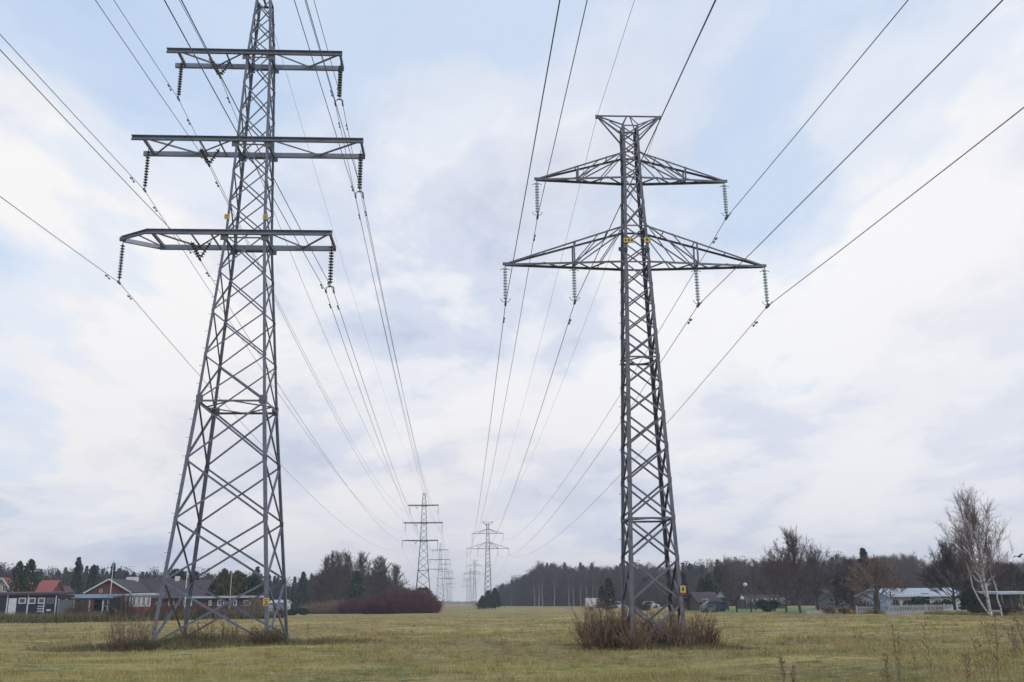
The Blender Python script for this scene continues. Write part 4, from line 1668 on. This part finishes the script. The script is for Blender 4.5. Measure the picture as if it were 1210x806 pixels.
def slab(b, p, thick):
    """prism from polygon p (list of 3D) thickened downward"""
    n = len(p)
    b.add([tuple(q) for q in p] + [(q[0], q[1], q[2] - thick) for q in p], [tuple(range(n)), tuple(reversed(range(n, 2 * n)))] + [(i, i + n, (i + 1) % n + n, (i + 1) % n) for i in range(n)])


def house(name, x0, x1, y0, y1, hw, hr, wm, rm, axis='x', over=.4, gm=None, chim=None):
    """gabled house; axis = direction of the ridge. local origin at (x0,y0)"""
    root = empty(name, (x0, y0, 0))
    W_, D_ = x1 - x0, y1 - y0
    b = MB()
    if axis == 'y':      # gable faces the camera
        b.add([(0, 0, -.1), (W_, 0, -.1), (W_, 0, hw), (W_ / 2, 0, hr - .12), (0, 0, hw), (0, D_, -.1), (W_, D_, -.1), (W_, D_, hw), (W_ / 2, D_, hr - .12), (0, D_, hw)],
              [(0, 1, 2, 3, 4), (9, 8, 7, 6, 5), (1, 6, 7, 2), (0, 4, 9, 5)])
    else:
        b.add([(0, 0, -.1), (0, D_, -.1), (0, D_, hw), (0, D_ / 2, hr - .12), (0, 0, hw), (W_, 0, -.1), (W_, D_, -.1), (W_, D_, hw), (W_, D_ / 2, hr - .12), (W_, 0, hw)],
              [(4, 3, 2, 1, 0), (5, 6, 7, 8, 9), (0, 5, 9, 4), (1, 2, 7, 6)])
    b.build('wall', wm, root)
    r = MB()
    sl = (hr - hw) / ((W_ if axis == 'y' else D_) / 2)
    e = hw - over * sl
    if axis == 'y':
        slab(r, [(-over, -over, e + .1), (W_ / 2, -over, hr + .1), (W_ / 2, D_ + over, hr + .1), (-over, D_ + over, e + .1)], .16)
        slab(r, [(W_ / 2, -over, hr + .1), (W_ + over, -over, e + .1), (W_ + over, D_ + over, e + .1), (W_ / 2, D_ + over, hr + .1)], .16)
    else:
        slab(r, [(-over, -over, e + .1), (W_ + over, -over, e + .1), (W_ + over, D_ / 2, hr + .1), (-over, D_ / 2, hr + .1)], .16)
        slab(r, [(-over, D_ / 2, hr + .1), (W_ + over, D_ / 2, hr + .1), (W_ + over, D_ + over, e + .1), (-over, D_ + over, e + .1)], .16)
    ro = r.build('roof', rm, root)
    if axis == 'y':
        g = MB()
        for s in (-1, 1):
            xe = W_ / 2 + s * (W_ / 2 + over)
            g.bar((xe, -over - .03, e), (W_ / 2, -over - .03, hr), .05, .17)
        g.build('bargeboard', gm or WHITEP, ro)
    else:
        g = MB()
        g.box((-over, -over - .06, e - .1), (W_ + over, -over - .005, e + .09))
        g.build('gutter', gm or GREYW, ro)
    if chim:
        c = MB()
        cx, cw, ch = chim
        c.box((cx - cw / 2, D_ / 2 - .3, hr - .4), (cx + cw / 2, D_ / 2 + .3, hr + ch))
        c.box((cx - cw / 2 - .05, D_ / 2 - .35, hr + ch), (cx + cw / 2 + .05, D_ / 2 + .35, hr + ch + .08))
        c.build('chimney', BRICK if wm is not WHW else TILEG, ro)
    return root


# black shed at the left edge
Y = 119
x0, x1 = X(-34, Y), X(68, Y)
sh = empty('garden_shed', (x0, Y, 0))
Wd = x1 - x0
hz = Z(40, 703, Y)
b = MB()
b.box((0, 0, -.1), (Wd, 5, hz))
b.build('wall', BLACKW, sh)
b = MB()
slab(b, [(-.3, -.4, hz + .25), (Wd + .15, -.4, hz + .25), (Wd + .15, 5.3, hz + .45), (-.3, 5.3, hz + .45)], .24)
b.build('roof', TILEP, sh)
lx = lambda px: X(px, Y) - x0
b = MB()
b.box((lx(10.5), -.06, .1), (lx(19.5), -.003, Z(15, 707, Y)))
d_ = b.build('door', WHITEP, sh)
b = MB()
b.box((lx(18.2), -.1, 1.0), (lx(18.9), -.062, 1.1))
b.build('handle', DARKBOX, d_)
b = MB()
for px in (8.6, 33, 66):
    b.box((lx(px) - .06, -.05, 0), (lx(px) + .06, -.003, hz - .05))
b.build('corner_trim', WHW, sh)
for a, c in ((22, 30.5), (33.6, 42), (45, 53), (55, 64)):
    zt_, zb_ = Z(a, 706.5, Y), Z(a, 713.5, Y)
    window(sh, (lx(a) + lx(c)) / 2, 0, zb_, lx(c) - lx(a), zt_ - zb_, 0, WHW if a < 50 else GREYW, .11)
b = MB()
for k in range(3):
    zc = Z(48, 716.5 + k * 2.9, Y)
    b.box((lx(45), -.05, zc - .05), (lx(52), -.003, zc + .05))
b.box((lx(52), -.05, .3), (lx(52) + .08, -.003, Z(48, 713, Y)))
b.box((lx(56), -.05, Z(60, 722, Y)), (lx(61), -.003, Z(60, 720, Y)))
b.build('ladder_rack', WHW, sh)
tag(sh, 'black timber shed with a white door and small windows at the left edge', 'shed')

# plank screen between shed and porch
xa, xb = X(69, 118), X(87, 118)
sc = empty('garden_screen', (xa, 118, 0))
b = MB()
k = 0
while k * .16 < xb - xa:
    b.box((k * .16, 0, 0), (k * .16 + .15, .03, Z(78, 709, 118)))
    k += 1
b.build('boards', GREYW, sc)
b = MB()
for q in (0, .5, 1):
    b.box((q * (xb - xa) - .05, .032, -.1), (q * (xb - xa) + .05, .13, Z(78, 708, 118)))
b.build('posts', WHW, sc)
tag(sc, 'grey green board screen between the black shed and the porch', 'fence')

# brick gable house
Y = 131
hs = house('brick_house', X(102.5, Y), X(152, Y), Y, Y + 11, Z(100, 699.0, Y), Z(128, 684.5, Y), BRICK, TILEG, 'y', .4, WHITEP)
w_ = X(152, Y) - X(102.5, Y)
for px in (118,):
    pass
window(hs, X(118, Y) - X(102.5, Y), 0, Z(118, 700, Y), .35, .4, 0, WHITEP, .05)
b = MB()
b.box((w_ * .33, -.1, 0), (w_ * .33 + .9, -.004, 2.0))
b.build('door', WHITEP, hs)
tag(hs, 'red brick house with a white-edged gable facing the field', 'house')
# flue pole over the gable
b = MB()
p = at(128, 685, Y)
fp = empty('flag_pole', (X(129.5, 126), 126, 0))
b.tube([(0, 0, -.1), (0, 0, Z(129.5, 664, 126))], [.06, .035], 8)
b.build('pole', WHITEP, fp)
b = MB()
b.lathe((0, 0, Z(129.5, 664, 126)), (0, 0, 1), [(0, 0), (0.02, .07), (.09, .09), (.16, .05), (.18, 0)], 8)
b.build('finial', WHITEP, fp)
tag(fp, 'white flagpole rising over the ridge of the brick gable', 'flagpole')

# porch in front of it: pale blue roof, white posts, red railing
Y = 123
x0, x1 = X(68, Y), X(131, Y)
pc = empty('porch', (x0, Y, 0))
lx = lambda px: X(px, Y) - x0
za = Z(100, 707.5, Y)
b = MB()
slab(b, [(0, -.3, za + .1), (x1 - x0, -.3, za + .1), (x1 - x0, 4.5, za + .55), (0, 4.5, za + .55)], .12)
for k in range(28):
    xx = (x1 - x0) * (k + .5) / 28
    b.bar((xx, -.3, za + .12), (xx, 4.5, za + .57), .05, .04)
b.build('roof', ROOFB, pc)
b = MB()
b.box((0, -.36, za - .1), (x1 - x0, -.304, za + .06))
b.build('fascia', BLACKW, pc)
for px in (70, 106, 122, 127.5):
    b = MB()
    b.box((lx(px) - .07, -.1, -.1), (lx(px) + .07, .04, za))
    b.build('post', WHW, pc)
b = MB()
b.box((lx(100), 3.2, 0), (lx(131), 3.3, za + .2))
bw = b.build('back_wall', BLACKW, pc)
window(bw, lx(113.5), 3.2, Z(113, 717, Y) , .62, .95, 0, WHITEP, .12)
b = MB()
for zc in (.45, .8, 1.1):
    b.box((lx(88), -.5, zc - .05), (lx(146), -.44, zc + .05))
k = lx(88)
while k < lx(146):
    b.box((k, -.438, .1), (k + .09, -.40, 1.16))
    k += .24
b.build('railing', REDW, pc)
tag(pc, 'open porch with a pale blue sheet roof, white posts and a red railing', 'porch')

# white glazed veranda
Y = 122
x0, x1 = X(148, Y), X(179, Y)
ve = empty('veranda', (x0, Y, 0))
lx = lambda px: X(px, Y) - x0
zt_ = Z(165, 703.5, Y)
b = MB()
b.box((lx(155), 0, -.1), (x1 - x0, 3.6, Z(165, 717, Y)))
b.build('parapet', REDW, ve)
b = MB()
slab(b, [(-.1, -.3, zt_ + .18), (x1 - x0 + .2, -.3, zt_ + .18), (x1 - x0 + .2, 4, zt_ + .3), (-.1, 4, zt_ + .3)], .22)
b.build('roof', ROOFW, ve)
b = MB()
b.box((0, -.08, -.1), (.16, .08, zt_))
b.box((lx(152.5), -.08, -.1), (lx(152.5) + .2, .08, zt_))
b.build('post', WHITEP, ve)
z0_ = Z(165, 716.8, Y)
for k in range(4):
    a, c = lx(156 + k * 5.6), lx(161.2 + k * 5.6)
    window(ve, (a + c) / 2, 0, z0_, c - a, zt_ - z0_ - .05, 1, WHITEP, .13)
tag(ve, 'white glazed veranda with a pale flat roof right of the brick gable', 'veranda')

# grey-roofed houses
Y = 139
hs = house('dark_roof_house', X(138, Y), X(196, Y), Y, Y + 9, Z(160, 701, Y), Z(160, 683.5, Y), BRICK, TILEG, 'x', .5)
b = MB()
bx_ = X(148, Y) - X(138, Y)
b.box((bx_ - .7, 1.6, Z(148, 688, Y)), (bx_ + .7, 2.6, Z(148, 681.5, Y)))
b.build('dormer', WHITEP, hs)
tag(hs, 'house with a large dark grey roof and a small white dormer behind the veranda', 'house')
Y = 128
hs = house('low_brick_house', X(184, Y), X(236, Y), Y, Y + 8, Z(210, 703.5, Y), Z(205, 685.5, Y), BRICK, TILEP, 'x', .5)
wd = lambda px: X(px, Y) - X(184, Y)
window(hs, wd(202.5), 0, Z(202, 716, Y), .7, 1.15, 0)
window(hs, wd(187.5), 0, Z(187, 722, Y), .55, 1.2, 0)
window(hs, wd(220), 0, Z(220, 716, Y), .75, 1.1, 0)
b = MB()
b.box((wd(197) - .25, 3.7, Z(197, 688, Y)), (wd(197) + .25, 4.2, Z(197, 680, Y)))
b.build('chimney', WHITEP, hs)
tag(hs, 'brick house with a mauve grey roof seen between the left legs of the big pylon', 'house')
Y = 124
x0, x1 = X(224, Y), X(300, Y)
lb = empty('long_low_building', (x0, Y, 0))
lx = lambda px: X(px, Y) - x0
zt_ = Z(262, 707, Y)
b = MB()
b.box((0, 0, -.1), (x1 - x0, 6, zt_))
b.build('wall', BROWNW, lb)
b = MB()
slab(b, [(-.4, -.6, zt_ + .28), (x1 - x0 + .3, -.6, zt_ + .28), (x1 - x0 + .3, 6.4, zt_ + .34), (-.4, 6.4, zt_ + .34)], .26)
b.build('roof', ROOFW, lb)
for a, c, m_ in ((224.5, 227, 0), (246.5, 250, 0), (257, 265, 1), (272, 280, 1), (288, 296, 1)):
    window(lb, (lx(a) + lx(c)) / 2, 0, Z(a, 716, Y), lx(c) - lx(a), Z(a, 709, Y) - Z(a, 716, Y), m_, WHITEP, .12)
b = MB()
b.box((lx(236), -.05, 0), (lx(236) + .9, -.004, 2.0))
b.build('door', REDW, lb)
tag(lb, 'long low brown building with a pale flat roof and white windows', 'building')
Y = 123
for i, (px, top, lab) in enumerate([(218.5, 672, 'white flagpole left of the low brown building'), (271.5, 676, 'white flagpole in front of the olive thujas')]):
    fp = empty('flag_pole', (X(px, Y - 2), Y - 2, 0))
    b = MB()
    H_ = Z(px, top, Y - 2)
    b.tube([(0, 0, -.1), (0, 0, H_)], [.075, .045], 8)
    b.build('pole', WHITEP if i == 0 else BEIGE, fp)
    b = MB()
    b.lathe((0, 0, H_), (0, 0, 1), [(0, 0), (0.02, .07), (.09, .09), (.16, .05), (.18, 0)], 8)
    b.build('finial', WHITEP, fp)
    tag(fp, lab, 'flagpole')

# houses further back
Y = 158
hs = house('red_roof_house', X(40, Y), X(56, Y), Y, Y + 6, Z(50, 701, Y), Z(50, 686, Y), BRICK, TILER, 'x', .4)
window(hs, 1.2, 0, 1.0, .9, 1.1)
tag(hs, 'house with a plain red tiled roof right of the dark thujas', 'house')
Y = 150
hs = house('beige_house', X(-14, Y), X(14, Y), Y, Y + 9, Z(5, 699, Y), Z(5, 683, Y), BEIGE, TILER, 'y', .4)
window(hs, 2.2, 0, Z(8, 699, Y), .8, 1.0)
tag(hs, 'beige gabled house left of the dark thujas at the picture\'s left edge', 'house')
Y = 165
hs = house('small_gable_house', X(66, Y), X(76, Y), Y, Y + 3, Z(72, 699, Y), Z(70, 693, Y), BEIGE, TILEP, 'y', .3)
tag(hs, 'small pale gable just right of the red tiled roof', 'house')
Y = 155
hs = house('yellow_house', X(238, Y), X(262, Y), Y, Y + 10, Z(250, 701, Y), Z(254, 690, Y), YELW, TILEP, 'y', .4)
tag(hs, 'yellow gabled house showing left of the olive thujas', 'house')
Y = 160
hs = house('small_white_house', X(318, Y), X(336, Y), Y, Y + 6, Z(326, 713, Y), Z(326, 709.5, Y), WHW, ROOFW, 'x', .2)
window(hs, 1.0, 0, .9, .8, .8)
tag(hs, 'small low white building right of the pylon leg with the yellow sign', 'building')

# right side: white bungalow
Y = 106
x0, x1 = X(1052, Y), X(1140, Y)
wh = house('white_bungalow', x0, x1, Y, Y + 8, Z(1090, 703, Y), Z(1090, 695.5, Y), WHW, ROOFW, 'x', .5, WHITEP, chim=(X(1088, Y) - x0, .7, .35))
lx = lambda px: X(px, Y) - x0
for a, c in ((1054, 1062), (1068, 1074), (1080, 1086), (1094, 1099), (1104, 1113), (1120, 1127)):
    window(wh, (lx(a) + lx(c)) / 2, 0, Z(a, 718, Y), lx(c) - lx(a), Z(a, 708, Y) - Z(a, 718, Y), 1, WHITEP, .1)
b = MB()
b.box((lx(1089), -.06, 0), (lx(1089) + .9, -.004, 2.05))
dr = b.build('door', TILEG, wh)
b = MB()
b.box((lx(1089) + .75, -.1, 1.0), (lx(1089) + .82, -.062, 1.12))
b.build('handle', WHITEP, dr)
tag(wh, 'long white bungalow with a pale roof and dark windows left of the birch', 'house')


def picket(px0, px1, Y, H, lab):
    x0, x1 = X(px0, Y), X(px1, Y)
    f = empty('picket_fence', (x0, Y, 0))
    b = MB()
    L = x1 - x0
    b.box((0, .02, H * .3), (L, .06, H * .3 + .08))
    b.box((0, .02, H * .75), (L, .06, H * .75 + .08))
    b.build('rails', WHITEP, f)
    b = MB()
    k = 0
    while k < L:
        b.add([(k, -.005, .05), (k + .09, -.005, .05), (k + .09, -.005, H - .06), (k + .045, -.005, H), (k, -.005, H - .06),
               (k, .018, .05), (k + .09, .018, .05), (k + .09, .018, H - .06), (k + .045, .018, H), (k, .018, H - .06)],
              [(0, 1, 2, 3, 4), (9, 8, 7, 6, 5), (0, 5, 6, 1), (1, 6, 7, 2), (2, 7, 8, 3), (3, 8, 9, 4), (4, 9, 5, 0)])
        k += .17
    b.build('pickets', WHITEP, f)
    b = MB()
    k = 0
    while k <= L + .01:
        b.box((k - .06, .062, -.1), (k + .06, .18, H + .05))
        k += L / max(1, round(L / 2.2))
    b.build('posts', WHITEP, f)
    tag(f, lab, 'fence')


picket(1050, 1138, 98, .95, 'white picket fence in front of the white bungalow')
picket(1012, 1034, 101, .85, 'short white picket fence left of the thick-trunked tree')

# low pale wall
Y = 93
b = MB()
a, c = X(1046, Y), X(1146, Y)
b.box((a, Y, -.1), (c, Y + .25, .42))
o = b.build('garden_wall', mat('pale_rendered_wall', (.40, .40, .42), (.28, .28, .29), 1.5, .9))
tag(o, 'low pale wall along the field edge below the white bungalow', 'wall')
b = MB()
a, c = X(1152, 90), X(1215, 90)
b.box((a, 90, -.1), (c, 90.2, .42))
o = b.build('garden_wall', mat('pale_rendered_wall', (.40, .40, .42)))
tag(o, 'low pale wall right of the birch\'s foot', 'wall')
b = MB()
a, c = X(952, 108), X(1034, 108)
b.box((a, 108, -.1), (c, 108.2, .36))
o = b.build('garden_wall', mat('pale_rendered_wall', (.40, .40, .42)))
tag(o, 'low pale wall behind the small shrubs left of the thick-trunked tree', 'wall')

# carport at the right edge
Y = 103
x0, x1 = X(1182, Y), X(1232, Y)
cp = empty('carport', (x0, Y, 0))
zt_ = Z(1200, 702, Y)
b = MB()
slab(b, [(-.3, -.3, zt_ + .2), (x1 - x0, -.3, zt_ + .2), (x1 - x0, 5, zt_ + .35), (-.3, 5, zt_ + .35)], .22)
b.build('roof', ROOFW, cp)
for q in (.05, .5, .95):
    b = MB()
    b.box((q * (x1 - x0) - .07, -.07, -.1), (q * (x1 - x0) + .07, .07, zt_))
    b.build('post', GREYW, cp)
b = MB()
b.box((0, 4.6, -.1), (x1 - x0, 4.75, zt_ + .1))
b.build('back_wall', BLACKW, cp)
tag(cp, 'carport with a pale flat roof on posts at the right edge', 'carport')

# low house by the lawn
Y = 152
hs = house('low_gabled_house', X(826, Y), X(850, Y), Y, Y + 8, Z(838, 710, Y), Z(838, 700, Y), BROWNW, TILEP, 'x', .4)
b = MB()
xx = X(847, Y) - X(826, Y)
b.add([(xx, -.35, Z(847, 706, Y)), (xx + 1.3, -.35, Z(847, 706, Y)), (xx + .65, -.35, Z(852, 698, Y)), (xx, -.2, Z(847, 706, Y)), (xx + 1.3, -.2, Z(847, 706, Y)), (xx + .65, -.2, Z(852, 698, Y))],
      [(0, 1, 2), (5, 4, 3), (0, 3, 4, 1), (1, 4, 5, 2), (2, 5, 3, 0)])
b.build('porch_gable', ROOFW, hs)
window(hs, 1.0, 0, .9, .9, .9)
tag(hs, 'low brown house with a grey roof and a pale gable beyond the lawn', 'house')
Y = 170
hs = house('brown_long_house', X(884, Y), X(930, Y), Y, Y + 8, Z(900, 711, Y), Z(900, 703, Y), BROWNW, TILEG, 'x', .4)
for k in range(4):
    window(hs, 1.2 + k * 1.7, 0, .8, .8, .9)
tag(hs, 'long dark brown house behind the round bush on the lawn', 'house')
Y = 150
hs = house('grey_long_house', X(985, Y), X(1020, Y), Y, Y + 8, Z(1000, 706, Y), Z(1000, 697, Y), GREYW, TILEP, 'x', .4)
for k in range(3):
    window(hs, 1.2 + k * 1.5, 0, .8, .8, .9)
tag(hs, 'greyish long house glimpsed left of the thick-trunked tree', 'house')


# lamps: post with pale globe
def lamp(px, top, Y, lab):
    r = empty('street_lamp', (X(px, Y), Y, 0))
    H = Z(px, top, Y)
    b = MB()
    b.tube([(0, 0, -.1), (0, 0, .6), (0, 0, H - .25)], [.09, .06, .04], 8)
    b.build('post', GREYW, r)
    b = MB()
    b.lathe((0, 0, H - .25), (0, 0, 1), [(0, 0), (.02, .1)] + [(.27 - .27 * math.cos(t), .06 + .24 * math.sin(t)) for t in [i * math.pi / 8 for i in range(1, 8)]] + [(.54, 0)], 12)
    b.build('lamp_globe', WHITEP, r, smooth=True)
    tag(r, lab, 'street lamp')


lamp(882, 691, 145, 'taller pale globe lamp beyond the lawn')
lamp(877, 707, 148, 'lower pale globe lamp beyond the lawn, left of the taller one')
lamp(985, 686, 140, 'pale globe lamp right of the big bare tree')
for px, lab in ((870, 'short dark post on the lawn, left one'), (887, 'short dark post on the lawn, right one')):
    b = MB()
    b.tube([(0, 0, -.1), (0, 0, 1.0), (0, 0, 1.35)], [.11, .1, .09], 8)
    b.lathe((0, 0, 1.35), (0, 0, 1), [(0, .09), (.03, .12), (.06, .12), (.1, 0)], 8)
    o = b.build('bollard', BLACKW, None, (X(px, 128), 128, 0))
    tag(o, lab, 'post')


# cars far off
def car(px, Y, L, H, body, lab, van=False):
    r = empty('parked_van' if van else 'parked_car', (X(px, Y), Y, 0))
    W_ = 1.75
    if van:
        prof = [(-.5, .3), (.5, .3), (.5, .62), (.44, .9), (.36, 1.0), (-.5, 1.0)]
    else:
        prof = [(-.5, .22), (.5, .22), (.5, .5), (.3, .6), (.16, .97), (-.2, 1.0), (-.38, .64), (-.5, .58)]
    b = MB()
    n = len(prof)
    vs = [(x * L, y, z * H) for y in (-W_ / 2, W_ / 2) for x, z in prof]
    b.add(vs, [tuple(range(n)), tuple(reversed(range(n, 2 * n)))] + [(i, i + n, (i + 1) % n + n, (i + 1) % n) for i in range(n)])
    b.build('body', body, r)
    b = MB()
    if van:
        b.box((L * .22, -W_ / 2 - .01, H * .62), (L * .38, -W_ / 2 + .02, H * .88))
    else:
        b.box((-L * .24, -W_ / 2 - .01, H * .64), (L * .14, -W_ / 2 + .02, H * .9))
    b.build('side_window', PANE, r)
    for x in (-.3, .32):
        for s in (-1, 1):
            b = MB()
            b.lathe((x * L, s * (W_ / 2 - .2), .32), (0, s, 0), [(0, 0), (0, .32), (.22, .32), (.22, .18), (.2, 0)], 14)
            b.build('wheel', BLACKP, r)
    tag(r, lab, 'van' if van else 'car')


car(707, 185, 4.8, 2.2, WHITEP, 'pale van parked at the field edge left of the dark pylon', True)
car(767, 215, 4.3, 1.5, ROOFW, 'white car seen between the dark pylon\'s legs')
car(729, 200, 4.3, 1.5, ROOFW, 'white car just left of the dark pylon\'s mast')
car(843, 140, 3.8, 1.5, mat('dark_blue_car_paint', (.02, .025, .07), (.025, .03, .08), 2, .3, spec=.6), 'dark blue car in front of the low brown house')
car(838, 133, 2.4, 1.0, GREYW, 'small grey trailer shape at the left end of the lawn')


# bird
b = MB()
b.add([(0, -.22, 0), (.05, 0, .05), (0, .2, 0), (-.05, 0, .05), (0, 0, -.05), (0, -.3, .01)], [(0, 1, 3), (1, 2, 3), (0, 4, 1), (4, 2, 1), (0, 3, 4), (3, 2, 4), (0, 5, 1)])
for s in (-1, 1):
    b.add([(s * .03, -.09, .03), (s * .03, .09, .03), (s * .32, .06, .14), (s * .62, -.03, .03), (s * .3, -.08, .13), (s * .3, -.01, .10)],
          [(0, 1, 2, 4), (4, 2, 3), (0, 5, 1), (5, 3, 2, 1), (0, 4, 3, 5)])
p = at(1204, 658, 60)
o = b.build('flying_bird', BLACKP, None, p)
o.rotation_euler = (R(10), R(8), R(100))
tag(o, 'small dark bird flying at the right edge above the treetops', 'bird')

# ------------------------------------------------------------------ lawn, road


def strip(name, pts, m_, z=.006):
    b = MB()
    b.add([(x, y, z) for x, y in pts], [tuple(range(len(pts)))])
    o = b.build(name, m_)
    tag(o, kind='structure')


strip('lawn', [(X(806, 140), 140), (X(860, 124), 124), (X(955, 112), 112), (X(985, 135), 135), (X(975, 190), 190), (X(790, 200), 200)], LAWN, .02)
strip('road', [(X(955, 112), 112), (X(1045, 101.5), 101.5), (X(1300, 88), 88), (X(1300, 91), 91), (X(1045, 105), 105), (X(955, 116), 116)], ROAD, .02)
strip('garden_ground', [(X(-120, 118), 118), (X(320, 124), 124), (X(340, 160), 160), (X(-120, 170), 170)], mat('garden_soil', (.10, .11, .05), (.16, .12, .07), .6, .95), .012)

# ------------------------------------------------------------------ haze
HAZE = bpy.data.materials.new('haze_air')
HAZE.use_nodes = True
t = HAZE.node_tree
t.nodes.clear()
pv = N(t, 'ShaderNodeVolumePrincipled')
pv.inputs['Color'].default_value = (.86, .9, 1, 1)
pv.inputs['Density'].default_value = HAZE_D
pv.inputs['Anisotropy'].default_value = .2
ou = N(t, 'ShaderNodeOutputMaterial')
t.links.new(pv.outputs[0], ou.inputs['Volume'])
b = MB()
b.box((-1500, -460, -1.3), (1500, 1700, 45))
o = b.build('haze', HAZE)
tag(o, kind='stuff')
